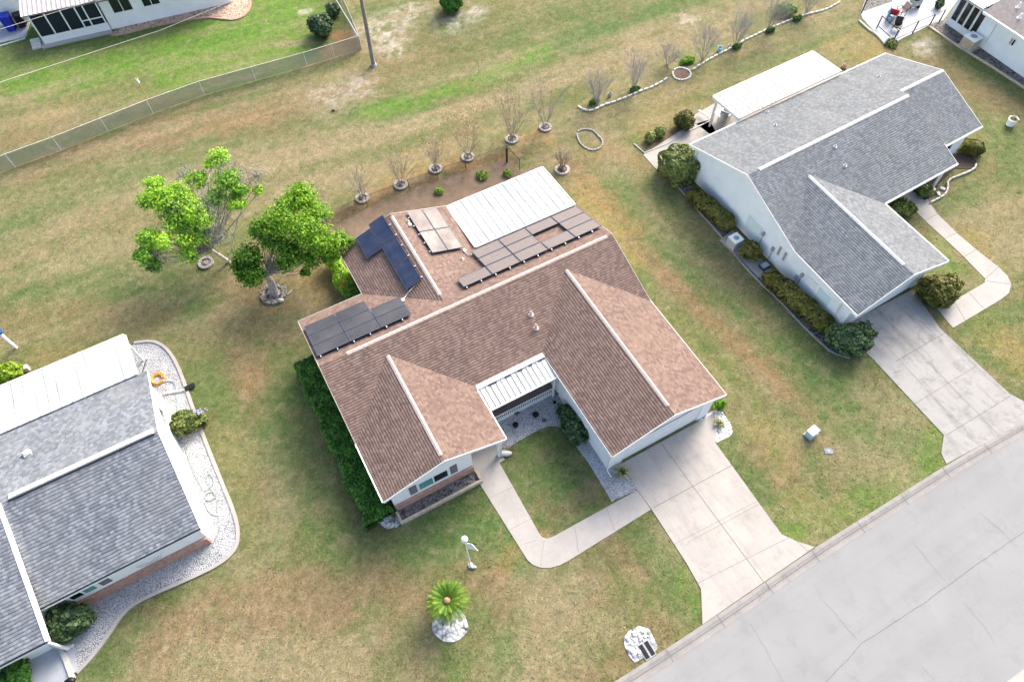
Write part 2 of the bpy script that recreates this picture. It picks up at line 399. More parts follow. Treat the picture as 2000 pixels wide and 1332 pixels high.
def thing(name, label, cat, loc, rz=0.0, group=None):
    o = bpy.data.objects.new(name, None); col.objects.link(o); o.location = Vector(loc); o.rotation_euler = (0, 0, rz); o.empty_display_size = .3
    tag(o, label, cat, group); return o
def structure(name, mb, mat, label=None): return mb.build(name, mat, kind='structure', label=label)

def poly_sheet(pts, z):
    m = MB(); m.face([Vector((p[0], p[1], z)) for p in pts]); return m
def slab(pts, z0, z1, mb=None):
    """solid slab from an outline (any order); sides and top"""
    m = mb or MB(); n = len(pts)
    area = sum(pts[i][0] * pts[(i + 1) % n][1] - pts[(i + 1) % n][0] * pts[i][1] for i in range(n))
    if area < 0: pts = pts[::-1]
    vs = [Vector((p[0], p[1], z0)) for p in pts] + [Vector((p[0], p[1], z1)) for p in pts]
    m.faces(vs, [tuple(range(n, 2 * n))] + [(i, (i + 1) % n, n + (i + 1) % n, n + i) for i in range(n)]); return m
def px(pts, z=0.0): return [at(a, b, z) for a, b in pts]
def smooth_line(pts, it=2, closed=False):
    pts = [Vector(p) for p in pts]
    for _ in range(it):
        q = []; n = len(pts)
        rng_ = range(n) if closed else range(n - 1)
        if not closed: q.append(pts[0])
        for i in rng_:
            a, b = pts[i], pts[(i + 1) % n]; q += [a * .75 + b * .25, a * .25 + b * .75]
        if not closed: q.append(pts[-1])
        pts = q
    return pts
def resample(pts, step):
    out = [pts[0]]; acc = 0
    for a, b in zip(pts[:-1], pts[1:]):
        L = (b - a).length
        if L < 1e-9: continue
        d = step - acc
        while d <= L: out.append(a + (b - a) * (d / L)); d += step
        acc = (acc + L) % step if d - step <= L else acc
        acc = L - (d - step)
    return out
def strip(pts, w0, w1, z, mb=None):
    """flat ribbon between offsets w0 and w1 to the right of the line"""
    m = mb or MB(); L = []
    for i, p in enumerate(pts):
        d = (pts[min(i + 1, len(pts) - 1)] - pts[max(i - 1, 0)]); d.z = 0; d.normalize(); s = Vector((d.y, -d.x, 0)); L.append((p + s * w0, p + s * w1))
    for (a, b), (c, d) in zip(L[:-1], L[1:]):
        m.face([Vector((b.x, b.y, z)), Vector((d.x, d.y, z)), Vector((c.x, c.y, z)), Vector((a.x, a.y, z))])
    return m
def curb(pts, prof, mb=None):
    """sweep profile [(offset, z)...] along a line"""
    m = mb or MB(); rows = []
    for i, p in enumerate(pts):
        d = (pts[min(i + 1, len(pts) - 1)] - pts[max(i - 1, 0)]); d.z = 0; d.normalize(); s = Vector((d.y, -d.x, 0))
        rows.append([Vector((p.x, p.y, 0)) + s * w + Vector((0, 0, z)) for w, z in prof])
    for a, b in zip(rows[:-1], rows[1:]):
        for j in range(len(prof) - 1): m.face([a[j + 1], b[j + 1], b[j], a[j]])
    m.face(rows[0]); m.face(rows[-1][::-1]); return m
# ------------------------------------------------------------------ ground sheet with lawn colours and some painted shade
PAL = dict(g=(.075, .135, .040), G=(.090, .200, .022), o=(.136, .142, .058), t=(.262, .216, .134), b=(.200, .138, .082),
           r=(.290, .170, .080), s=(.50, .455, .41), m=(.125, .080, .058), d=(.062, .098, .036), y=(.255, .200, .075), k=(.07, .05, .04))
PAINT = [  # type, strength, radius in metres, photo points that survey the patch on the ground
 ('t', .45, 3.5, [(0, 470), (250, 400), (450, 330), (700, 260)]), ('g', .55, 2.8, [(0, 420), (200, 350), (400, 270), (560, 215)]),
 ('G', .95, 4.6, [(-60, 60), (200, 80), (420, 70), (560, 30)]), ('G', .9, 3.2, [(-40, 150), (200, 150), (400, 130), (560, 85)]),
 ('d', .55, 1.2, [(-40, 95), (120, 95), (240, 75), (330, 60)]), ('o', .75, 1.6, [(-60, 240), (80, 230), (190, 190), (270, 165)]),
 ('b', .6, 1.3, [(-40, 290), (60, 262), (140, 232)]), ('y', .5, 1.0, [(40, 240), (130, 215)]),
 ('b', .75, 2.2, [(290, 260), (400, 245), (520, 222), (590, 200)]), ('b', .6, 1.6, [(60, 335), (180, 300), (300, 270)]), ('r', .3, 1.0, [(400, 250), (500, 232)]),
 ('t', .7, 1.3, [(230, 400), (420, 350), (560, 310), (760, 262), (940, 205), (1100, 150), (1260, 88), (1420, 30), (1560, -30)]),
 ('o', .5, 1.0, [(330, 420), (560, 350), (760, 290), (900, 250)]), ('t', .6, 1.1, [(560, 370), (760, 320), (880, 285), (1010, 220)]),
 ('g', .98, 1.3, [(640, 236), (760, 212), (880, 175), (1010, 125), (1150, 70), (1320, 10), (1420, -30)]), ('G', .75, 1.0, [(720, 222), (840, 190), (930, 158), (1060, 100)]),
 ('g', .5, 1.8, [(940, 90), (1060, 50), (1180, 0)]), ('d', .5, 1.8, [(890, 30), (930, 60), (880, 90)]), ('o', .5, 1.6, [(800, 150), (900, 130), (960, 60)]),  # dark green stroke: a tree's shadow painted into the grass
 ('b', .45, 1.6, [(690, 60), (740, 130), (700, 170)]), ('b', .4, 1.4, [(850, 90), (800, 120)]),
 ('t', .6, 1.8, [(600, 180), (690, 165), (640, 215)]), ('t', .4, 1.5, [(780, 40), (770, 90)]),
 ('o', .6, 2.6, [(-40, 560), (100, 500), (260, 430)]), ('g', .75, 2.3, [(60, 560), (180, 520), (250, 560), (360, 600), (330, 540)]), ('t', .4, 1.4, [(-20, 520), (90, 465), (200, 420)]),
 ('t', .5, 1.6, [(110, 520), (260, 480), (230, 500)]), ('g', .4, 1.5, [(0, 480), (40, 440)]),
 ('b', .6, 1.4, [(0, 640), (80, 625), (180, 620), (300, 625)]), ('r', .25, 1.0, [(90, 690), (150, 680)]), ('o', .6, 2.0, [(60, 640), (200, 650), (350, 660), (420, 720)]),
 ('b', .75, 1.5, [(470, 560), (560, 590), (600, 520), (650, 560)]), ('y', .5, 1.1, [(600, 560), (640, 530), (625, 600)]), ('t', .5, 1.2, [(560, 640), (600, 620), (620, 600)]),
 ('b', .75, 1.2, [(480, 700), (490, 760), (500, 800)]), ('b', .4, 1.0, [(430, 620), (500, 640), (560, 660)]), ('r', .35, .6, [(485, 735), (480, 760)]),
 ('g', .6, 1.5, [(400, 740), (430, 800)]), ('g', .6, 1.6, [(540, 800), (580, 900), (610, 1000), (650, 1080)]), ('d', .3, 1.3, [(600, 850), (640, 930), (690, 1030), (760, 1080)]),  # dark green stroke: soft shade of house and hedge, painted in
 ('g', .8, 1.5, [(800, 1070), (880, 1020), (960, 990)]), ('d', .35, .9, [(830, 1030), (900, 1000), (950, 960)]), ('g', .5, 1.3, [(860, 1060), (960, 1050), (1000, 1100)]),  # dark green stroke: shade in front of the planter, painted into the grass
 ('t', .35, 1.6, [(470, 900), (520, 1000), (480, 1100)]), ('g', .4, 1.2, [(480, 1050), (520, 1130), (450, 1180)]), ('o', .5, 1.2, [(440, 880), (480, 980), (500, 1050)]),
 ('t', .7, 3.0, [(330, 1300), (480, 1260), (600, 1300), (700, 1330), (560, 1380)]), ('b', .65, 1.6, [(420, 1190), (520, 1180), (600, 1160), (640, 1200)]), ('b', .5, 1.3, [(330, 1220), (300, 1270)]),
 ('b', .55, 1.4, [(680, 1170), (740, 1130), (800, 1200), (770, 1290)]), ('g', .6, 1.2, [(250, 1230), (220, 1280), (190, 1330)]), ('g', .4, .7, [(420, 1120), (330, 1170)]),
 ('b', .65, 1.0, [(950, 1130), (985, 1160), (960, 1230)]), ('r', .35, .6, [(1000, 1080), (985, 1110)]), ('t', .6, 1.7, [(1000, 1280), (1080, 1240), (1120, 1300)]), ('t', .45, 1.3, [(1010, 1170), (1110, 1180), (1180, 1220)]),
 ('g', .6, 1.1, [(950, 1210), (985, 1220), (990, 1280)]), ('g', .55, 1.0, [(1240, 1040), (1290, 1100), (1340, 1180)]), ('G', .3, .5, [(1330, 1130), (1360, 1180)]), ('b', .45, .8, [(1200, 1060), (1240, 1120)]),
 ('b', .5, .9, [(1290, 1230), (1180, 1320), (1120, 1350)]), ('g', .5, 1.0, [(800, 1240), (760, 1320)]), ('k', .25, 1.0, [(820, 1265), (850, 1290)]),  # faint near-black stroke: painted shadow of the sago palm
 ('d', .75, 1.1, [(1010, 900), (1060, 860), (1095, 890), (1120, 950)]), ('g', .8, 1.4, [(1000, 900), (1080, 950), (1120, 1000), (1060, 1000)]), ('r', .6, .35, [(1045, 1040), (1062, 1045)]), ('b', .4, .7, [(1060, 980), (1100, 1000), (1150, 960)]),
 ('b', .3, .5, [(990, 890), (1030, 910)]), ('G', .25, .5, [(1030, 880), (1080, 860)]),
 # between the brown house and the grey one
 ('o', .6, 2.4, [(1120, 330), (1250, 430), (1400, 600), (1560, 760), (1700, 900)]), ('y', .75, 1.3, [(1130, 380), (1190, 450), (1240, 500)]), ('r', .55, .9, [(1110, 320), (1180, 390), (1240, 440)]),
 ('b', .7, .75, [(1230, 470), (1300, 540), (1360, 600), (1430, 660), (1500, 735), (1570, 800)]), ('r', .28, .45, [(1290, 530), (1370, 610), (1450, 680), (1540, 770)]),
 ('g', .55, .8, [(1210, 330), (1230, 400), (1320, 500), (1400, 560)]), ('g', .6, .9, [(1330, 480), (1420, 580), (1530, 680), (1620, 740)]), ('t', .35, .8, [(1260, 400), (1310, 470), (1400, 550)]),
 ('d', .35, 1.0, [(1290, 390), (1370, 470), (1470, 580), (1560, 660)]), ('b', .35, .7, [(1400, 510), (1450, 560), (1500, 640)]), ('o', .5, .8, [(1290, 600), (1400, 720), (1480, 820)]),  # dark green stroke: painted shade along the grey house's left side
 ('g', .5, 1.4, [(1600, 760), (1700, 860), (1790, 880)]), ('y', .4, 1.2, [(1500, 850), (1560, 960)]), ('b', .6, .9, [(1480, 890), (1520, 930), (1580, 900)]), ('b', .5, .8, [(1600, 870), (1650, 980), (1620, 1000)]),
 ('G', .45, .9, [(1540, 1030), (1620, 1010), (1720, 960), (1830, 900), (1830, 850)]), ('b', .6, .5, [(1590, 830), (1610, 870)]), ('t', .45, 1.3, [(1700, 900), (1760, 930), (1650, 900)]), ('g', .5, .8, [(1590, 900), (1600, 960)]),
 # back and right of the grey house
 ('o', .6, 3.0, [(1180, 250), (1330, 220), (1500, 110), (1650, 60)]), ('y', .5, 1.6, [(1260, 250), (1300, 210), (1400, 160)]), ('y', .7, 1.6, [(1640, 90), (1720, 100), (1690, 70)]), ('g', .6, 1.0, [(1380, 190), (1450, 140), (1560, 90), (1660, 40)]),
 ('G', .35, 1.0, [(1390, 90), (1330, 130)]), ('t', .5, 1.6, [(1200, 170), (1300, 100), (1420, 60)]), ('r', .35, 1.0, [(1150, 300), (1200, 290), (1240, 320)]), ('t', .5, 1.4, [(1180, 260), (1130, 240)]),
 ('o', .7, 2.5, [(1800, 100), (1900, 190), (1980, 280)]), ('b', .5, 1.6, [(1830, 120), (1900, 180), (1960, 200)]), ('g', .5, 1.5, [(1960, 250), (1990, 350)]), ('t', .6, 2.2, [(1900, 400), (1960, 480), (2020, 420)]),
 ('g', .6, 1.0, [(1900, 370), (1860, 400)]), ('y', .5, 1.2, [(1890, 460), (1930, 520)]), ('y', .55, 1.3, [(1930, 640), (2000, 700)]), ('g', .5, 1.0, [(1900, 630), (1960, 620), (2010, 600)]), ('G', .4, .7, [(1830, 470), (1870, 530)]),
 ('s', .5, .8, [(1800, 90), (1815, 85)]),
 # beds of mulch and bare soil
 ('m', .95, 1.1, [(640, 440), (720, 410), (800, 380), (880, 345)]), ('m', .95, 1.1, [(860, 360), (930, 330), (1000, 310)]), ('r', .55, .7, [(880, 320), (960, 325), (1000, 300)]), ('r', .65, .6, [(1010, 275), (1060, 262), (1080, 290)]),
 ('r', .5, .6, [(700, 395), (790, 345), (820, 330)]), ('g', .4, .6, [(1000, 345), (1030, 320)]), ('b', .8, 1.0, [(1060, 300), (1100, 300), (1120, 330)]), ('y', .45, .7, [(790, 300), (850, 330), (700, 350), (960, 250)]),
 ('r', .95, .85, [(660, 70), (690, 90), (640, 100)]), ('t', .8, .45, [(545, 88), (600, 82)]), ('s', .6, .4, [(590, 25), (605, 22)]),
 ('k', .8, .18, [(650, 217), (653, 219)]), ('k', .5, .15, [(590, 185), (592, 186)]),
 ('m', .8, .6, [(1290, 300), (1270, 290), (1350, 245), (1390, 225)]), ('m', .75, .5, [(1620, 650), (1650, 690)]),
]
def vnoise(x, y, seed):
    rs = np.random.RandomState(seed); G = rs.rand(512, 512)
    xi = np.floor(x).astype(int); yi = np.floor(y).astype(int); fx = x - xi; fy = y - yi
    fx = fx * fx * (3 - 2 * fx); fy = fy * fy * (3 - 2 * fy)
    g_ = lambda a, b: G[a % 512, b % 512]
    return (g_(xi, yi) * (1 - fx) + g_(xi + 1, yi) * fx) * (1 - fy) + (g_(xi, yi + 1) * (1 - fx) + g_(xi + 1, yi + 1) * fx) * fy
def fbm(x, y, seed, o=4):
    s = 0; a = .5; t = 0
    for i in range(o): s = s + a * vnoise(x * 2 ** i, y * 2 ** i, seed + i); t += a; a *= .6
    return s / t
def make_ground():
    xs = np.concatenate([[-900, -400, -180, -90, -62], np.arange(-52, 68, .22), [75, 95, 180, 400, 900]])
    ys = np.concatenate([[-700, -200, -60, -25], np.arange(-10, 80, .22), [90, 120, 220, 500, 1100]])
    X, Y = np.meshgrid(xs, ys); nx, ny = len(xs), len(ys)
    C = np.zeros((ny, nx, 3)); C[:] = PAL['o']
    ca, sa = math.cos(R(24)), math.sin(R(24))
    U = X * ca + Y * sa; W_ = -X * sa + Y * ca      # mowing direction behind the houses
    base = fbm(X / 3.5, Y / 3.5, 11)
    def mixin(c, w): C[:] = C * (1 - w[..., None]) + np.array(c) * w[..., None]
    sm = lambda a, b, x: np.clip((x - a) / (b - a), 0, 1) ** 2 * (3 - 2 * np.clip((x - a) / (b - a), 0, 1))
    mixin(PAL['g'], sm(.48, .72, base) * .6); mixin(PAL['t'], sm(.50, .75, fbm(X / 2.6, Y / 2.6, 31)) * .6)
    nz = fbm(X / 1.1, Y / 1.1, 51, 5) - .5; nz2 = fbm(X / .45, Y / .45, 77, 3) - .5
    for ty, st, rad, pts in PAINT:
        P = [at(a, b) for a, b in pts]; D = np.full(X.shape, 1e9)
        for a, b in zip(P[:-1], P[1:]):
            dx, dy = b.x - a.x, b.y - a.y; L2 = dx * dx + dy * dy + 1e-9
            t = np.clip(((X - a.x) * dx + (Y - a.y) * dy) / L2, 0, 1); D = np.minimum(D, np.hypot(X - a.x - t * dx, Y - a.y - t * dy))
        k = D / rad + nz * 1.3 + nz2 * .5
        mixin(PAL[ty], (1 - sm(.35, 1.35, k)) * st)
    # bare sandy scars near the utility pole
    for (cx, cy, rr) in ((745, 60, 2.6), (770, 95, 1.6), (800, 25, 2.0), (700, 165, 1.8), (640, 190, 1.6), (880, 45, 1.6), (925, 25, 1.4), (1345, 40, 1.2), (1805, 92, 1.4)):
        c = at(cx, cy); d = np.hypot(X - c.x, Y - c.y) / rr
        r = 1 - np.abs(fbm(X / .9 + cx, Y / .9, 91, 5) - .5) * 7
        mixin(PAL['s'], np.clip(r, 0, 1) * np.clip(1.25 - d, 0, 1) * .85)
    # streaks left by mowing, fine clumps
    back = sm(27, 33, W_)
    st = fbm(U / 6, W_ / .55, 131, 4) - .5
    mixin(PAL['t'], np.clip(st * 2.6, 0, 1) * back * .55); mixin(PAL['g'], np.clip(-st * 2.6, 0, 1) * back * .4)
    st = fbm(U / 16, W_ / 1.5, 137, 4) - .5; mixin(PAL['t'], np.clip(st * 3.2, 0, 1) * back * .6); mixin(PAL['b'], np.clip(-st * 2.2, 0, 1) * back * .28)
    ua, va = FM.U, FM.V; u2 = X * ua.x + Y * ua.y; v2 = X * va.x + Y * va.y
    lane = sm(18, 19.5, u2) * (1 - sm(27.5, 28.5, u2)) * (1 - sm(27, 33, W_))
    st2 = fbm(u2 / .5, v2 / 5, 151, 4) - .5
    mixin(PAL['t'], np.clip(st2 * 2.6, 0, 1) * lane * .45); mixin(PAL['g'], np.clip(-st2 * 2.6, 0, 1) * lane * .45)
    f1 = fbm(X / .7, Y / .7, 171, 4); mixin(PAL['t'], sm(.56, .8, f1) * .4); mixin(PAL['b'], sm(.56, .8, fbm(X / .9, Y / .9, 191, 4)) * .35)
    mixin(PAL['g'], sm(.55, .8, fbm(X / .6, Y / .6, 211, 4)) * .4)
    C *= (.76 + .28 * fbm(X / .3, Y / .3, 231, 2))[..., None]
    far = sm(50, 64, np.abs(X - 6)) ; far = np.maximum(far, sm(66, 78, Y)); far = np.maximum(far, sm(2, 12, -Y)); mixin((.150, .152, .072), far)
    me = bpy.data.meshes.new('ground'); idx = np.arange(nx * ny).reshape(ny, nx)
    F = np.stack([idx[:-1, :-1], idx[:-1, 1:], idx[1:, 1:], idx[1:, :-1]], -1).reshape(-1, 4)
    V = np.stack([X, Y, np.zeros_like(X)], -1).reshape(-1, 3)
    me.vertices.add(len(V)); me.vertices.foreach_set('co', V.ravel()); me.loops.add(F.size); me.loops.foreach_set('vertex_index', F.ravel())
    me.polygons.add(len(F)); me.polygons.foreach_set('loop_start', np.arange(0, F.size, 4)); me.polygons.foreach_set('loop_total', np.full(len(F), 4))
    me.update(); a = me.color_attributes.new('turf', 'FLOAT_COLOR', 'POINT')
    a.data.foreach_set('color', np.concatenate([C.reshape(-1, 3), np.ones((nx * ny, 1))], 1).ravel().astype(np.float32))
    t = NT('turf', .95, .1); at_ = t.n('ShaderNodeAttribute', attribute_name='turf'); P = t.geo()
    c = at_.outputs['Color']
    n1 = t.noise(P, 2.6, 8, .8); c = t.mix(1.0, c, t.ramp(n1, [(.28, g(.62)), (.5, g(.97)), (.72, g(1.38))]), 'MULTIPLY')
    n2 = t.noise(P, 8.5, 4, .85, dist=.9); c = t.mix(1.0, c, t.ramp(n2, [(.28, (.52, .58, .50, 1)), (.48, g(1.0)), (.70, (1.75, 1.60, 1.42, 1))]), 'MULTIPLY')
    n3 = t.noise(P, 1.6, 6, .7, dist=.8); c = t.mix(t.math('MULTIPLY', t.ramp(n3, [(.50, g(0)), (.68, g(1))]), .32), c, (.31, .25, .155, 1))
    n4 = t.noise(P, 2.1, 6, .7, dist=.8, sc3=(1.3, .8, 1)); c = t.mix(t.math('MULTIPLY', t.ramp(n4, [(.52, g(0)), (.68, g(1))]), .42), c, (.072, .105, .035, 1))
    t.color(c); t.bump(t.math('ADD', n2, t.noise(P, 24, 3, .7)), .7, .06)
    me.materials.append(t.m); o = bpy.data.objects.new('ground', me); col.objects.link(o); o['kind'] = 'structure'
    return xs, ys, C, t.m
GX, GY, GC, GMAT = make_ground()

# ------------------------------------------------------------------ street, kerb
KL = smooth_line([Vector((p.x, p.y, 0)) for p in px([(1020, 1442), (1200, 1332), (1380, 1216), (1592, 1069), (1720, 990), (1848, 908), (2000, 822), (2120, 757)])], 2)
a_, b_ = KL[0], KL[-1]; d0 = (KL[0] - KL[1]).normalized(); d1 = (KL[-1] - KL[-2]).normalized()
KL = [a_ + d0 * k for k in (160, 80, 30, 10)] + KL + [b_ + d1 * k for k in (10, 30, 80, 160)]
structure('road', strip(KL, .55, 10.5, .004), 'road')
structure('kerb', curb(KL, [(-.02, -.02), (0, .055), (.16, .06), (.30, .022), (.50, .008), (.62, .012)]), 'kerb')
m = MB(); rs = resample(KL, 3.05)
for p, q in zip(rs[:-1], rs[1:]):
    d = (q - p).normalized(); s = Vector((d.y, -d.x, 0)); pr = [(0, .063), (.16, .067), (.30, .030), (.50, .015), (.62, .018)]
    for (a, za), (b, zb) in zip(pr[:-1], pr[1:]):
        m.face([p + s * a + d * .02 + Vector((0, 0, za)), p + s * a - d * .02 + Vector((0, 0, za)), p + s * b - d * .02 + Vector((0, 0, zb)), p + s * b + d * .02 + Vector((0, 0, zb))])
structure('kerb_joints', m, 'joint')
structure('gutter_line', strip(KL, .325, .35, .036), 'joint')
m = MB()
def crack(pts, w, z, wob=.03, st=.35):
    q = resample(px(pts), st); q = [p + Vector((random.uniform(-wob, wob), random.uniform(-wob, wob), 0)) for p in q]
    strip(q, -w / 2, w / 2, z, m)
crack([(1560, 1390), (1683, 1256), (1799, 1181), (1912, 1099), (2010, 1032)], .028, .009, .02)
for a in ([(1781, 1056), (1848, 1138)], [(1607, 1172), (1683, 1256)], [(1466, 1216), (1500, 1275), (1532, 1335)], [(1880, 1175), (1925, 1225), (1945, 1265)], [(1915, 1000), (1990, 1070)], [(1845, 1270), (1860, 1290)], [(1540, 1245), (1560, 1272)], [(1800, 1300), (1830, 1335)], [(1650, 1310), (1700, 1350)]):
    crack(a, .010, .009, .04, .25)
structure('road_joints', m, 'joint')
FAR = [p + Vector(((q - p).normalized().y, -(q - p).normalized().x, 0)) * 9.35 for p, q in zip(KL[:-1], KL[1:])]
structure('far_kerb', curb([Vector((p.x, p.y, 0)) for p in FAR], [(-.40, .010), (-.1, .03), (0, .07), (.40, .075), (.42, -.02)]), 'conc_walk')
m = strip([Vector((p.x, p.y, 0)) for p in FAR], .42, 14, .016)
structure('far_verge', m, simple('far_verge', (.17, .17, .06, 1), .95, .4, 5))

# ------------------------------------------------------------------ driveways, walks, beds
def outline(pts, **k): return slab(px(pts), k.get('z0', -.03), k.get('z1', .03))
structure('driveway', outline([(1213, 906), (1396, 806), (1397, 865), (1526, 1043), (1556, 1057), (1591, 1068), (1372, 1219), (1369, 1150), (1341, 1100), (1272, 994), (1245, 957)]), 'conc_pink')
m = MB()
def jline(a, b, w=.025, z=.0342):
    A, B = at(*a), at(*b); d = (B - A).normalized(); s = Vector((d.y, -d.x, 0)) * w / 2; A.z = B.z = z; m.face([A + s, B + s, B - s, A - s])
for a, b in [((1295, 862), (1460, 1117)), ((1272, 994), (1417, 914)), ((1345, 1102), (1475, 972)), ]: pass
jline((1291, 866), (1503, 1152), .03); jline((1275, 992), (1440, 903), .03); jline((1342, 1060), (1500, 975), .018); jline((1360, 1140), (1540, 1050), .018); jline((1318, 1062), (1480, 978), .015)
jline((1245, 958), (1272, 994), .025); jline((1556, 1057), (1577, 1077), .02)
structure('driveway_joints', m, 'joint')
structure('front_walk', outline([(905, 880), (968, 846), (985, 868), (971, 896), (1045, 1027), (1052, 1040), (1058, 1048), (1068, 1052), (1080, 1048), (1245, 957), (1271, 995), (1110, 1095), (1092, 1104), (1073, 1109), (1055, 1108), (1041, 1103), (1030, 1093), (918, 915)], z1=.026), 'conc_walk')
m = MB()
for a, b in (((951, 975), (1008, 948)), ((985, 1040), (1043, 1010)), ((1024, 1062), (1048, 1055)), ((1055, 1108), (1063, 1055)), ((1130, 1080), (1122, 1025)), ((1200, 1037), (1185, 992)), ((922, 915), (971, 893))): jline(a, b, .014, .0302)
structure('walk_joints', m, 'joint')
# right neighbour
structure('neighbour_driveway', outline([(1640, 640), (1782, 566), (1836, 642), (1970, 768), (2010, 790), (2010, 818), (1848, 906), (1838, 885), (1843, 850), (1705, 702)]), 'conc_grey')
m = MB(); jline((1718, 610), (1950, 850), .03); jline((1750, 706), (1846, 650), .035); jline((1785, 790), (1905, 716), .03); jline((1848, 850), (1975, 772), .03); jline((1705, 648), (1845, 800), .02)
structure('neighbour_driveway_joints', m, 'joint')
structure('neighbour_walk', outline([(1720, 380), (1770, 350), (1805, 380), (1830, 418), (1870, 457), (1905, 487), (1950, 522), (1968, 540), (1975, 556), (1970, 573), (1955, 585), (1861, 641), (1830, 603), (1885, 575), (1923, 552), (1924, 545), (1880, 500), (1845, 467), (1805, 430), (1770, 395)], z1=.024), 'conc_walk')
m = MB()
for a, b in (((1805, 432), (1832, 418)), ((1843, 467), (1870, 455)), ((1882, 502), (1907, 488)), ((1924, 545), (1950, 522)), ((1926, 549), (1974, 556)), ((1892, 572), (1920, 602)), ((1862, 587), (1885, 626))): jline(a, b, .03, .0282)
structure('neighbour_walk_joints', m, 'joint')
structure('side_path', outline([(1256, 303), (1342, 248), (1385, 235), (1400, 262), (1300, 322), (1283, 333)]), 'conc_walk')
structure('mulch_bed', slab(px([(645, 446), (718, 407), (800, 376), (910, 337), (988, 312), (1014, 336), (1062, 322), (1075, 345), (1000, 420), (760, 430), (668, 500), (650, 470)]), -.02, .014), concrete('bare_mulch', (.135, .092, .066, 1), (.080, .100, .038, 1), (.205, .150, .108, 1), 1.1, .75, .95))
# gravel
def bed(name, pts, mat, z=.018, label=None, kind='stuff'): poly = slab(px(pts), -.02, z); return poly.build(name, mat, kind=kind, label=label)
bed('gravel', [(968, 826), (1092, 762), (1108, 790), (1165, 868), (1192, 912), (1206, 972), (1195, 980), (1150, 905), (1128, 876), (1110, 845), (1091, 833), (1072, 832), (1054, 838), (1030, 852), (1007, 865), (994, 875), (972, 884)], 'gravel_grey', .02, 'pale grey gravel filling the courtyard between the two wings')
bed('gravel', [(1191, 913), (1213, 904), (1246, 950), (1242, 958), (1207, 973)], 'gravel_grey', .022, 'pale gravel patch beside the garage corner and walk')
bed('gravel', [(1362, 820), (1396, 800), (1410, 803), (1428, 830), (1431, 845), (1424, 853), (1397, 866)], 'gravel_white', .022, 'white gravel patch at the right corner of the driveway top')
bed('gravel', [(738, 1020), (765, 1000), (785, 1018), (775, 1030), (755, 1033)], 'gravel_white', .02, 'small white gravel patch at the corner of the raised planter')
LBED = smooth_line(px([(262, 672), (300, 667), (328, 684), (350, 725), (372, 790), (400, 865), (430, 940), (455, 1000), (464, 1038), (460, 1072), (432, 1098), (370, 1128), (310, 1153), (262, 1176), (235, 1200), (210, 1240), (180, 1280), (150, 1312)]), 2)
slab([Vector(p) for p in LBED] + px([(60, 1340), (-50, 1250), (0, 800), (240, 690)]), -.02, .02).build('gravel', 'gravel_grey', kind='stuff', label='pale gravel bed wrapping the left neighbour house')
structure('garden_kerb', curb(LBED, [(-.16, -.02), (-.15, .09), (.02, .09), (.03, -.02)]), 'conc_walk')
bed('mulch', [(1832, 360), (1865, 330), (1900, 330), (1908, 320), (1895, 300), (1868, 300), (1850, 325), (1800, 350), (1780, 372), (1805, 392), (1828, 382)], 'mulch_dark', .03, 'dark mulch bed beside the grey house entry')
structure('patio_paving', outline([(1680, 28), (1694, -12), (1880, -12), (1842, 40), (1815, 50), (1788, 64), (1770, 72), (1745, 86), (1728, 84), (1700, 55), (1685, 38)], z1=.03), 'paver_blue')
structure('side_strip', slab(px([(1815, 50), (1838, 35), (2010, 150), (2010, 178)]), -.02, .016), 'gravel_dark')
structure('side_kerb', curb(px([(1812, 52), (1860, 85), (1930, 128), (2010, 180)]), [(-.10, -.02), (-.10, .10), (.08, .10), (.08, -.02)]), 'stone_tan')
structure('rear_patio', outline([(1345, 232), (1400, 200), (1590, 110), (1650, 150), (1450, 245), (1420, 262), (1385, 262)]), 'conc_walk')
# ------------------------------------------------------------------ house helpers
def roof_shell(root, F, polys, mat, thick=.10, name='roof'):
    m = MB(); cnt = {}
    key = lambda p: (round(p[0], 2), round(p[1], 2), round(p[2], 2))
    for P in polys:
        pts = [F(*p) for p in P]; n = Vector((0, 0, 0))
        for i in range(len(pts)): n += pts[i].cross(pts[(i + 1) % len(pts)])
        if n.z < 0: pts = pts[::-1]; P = P[::-1]
        m.face(pts); m.face([p - Vector((0, 0, thick)) for p in pts[::-1]])
        for i in range(len(P)):
            a, b = key(P[i]), key(P[(i + 1) % len(P)]); cnt[(a, b)] = cnt.get((a, b), 0) + 1
    edges = [(a, b) for (a, b) in cnt if (b, a) not in cnt]
    for a, b in edges:
        A, B = F(*a), F(*b); dz = Vector((0, 0, thick)); m.face([A, A - dz, B - dz, B])
    o = m.build(name, mat, root); return o, edges
def fascia(root, F, segs, mat, w=.06, h=.20, top=.015, out=.0, name='fascia'):
    """board or gutter along eave / rake segments [(p0, p1, outward u, outward v)], one piece each"""
    for a, b, ou, ov in segs:
        m = MB(); A, B = F(*a), F(*b); o = (F.U * ou + F.V * ov); z1 = Vector((0, 0, top)); z0 = Vector((0, 0, top - h))
        i0, i1 = A + o * .004, B + o * .004; e0, e1 = A + o * w, B + o * w
        m.hexa([i0 + z0, e0 + z0, e1 + z0, i1 + z0, i0 + z1, e0 + z1, e1 + z1, i1 + z1]); m.build(name, mat, root)
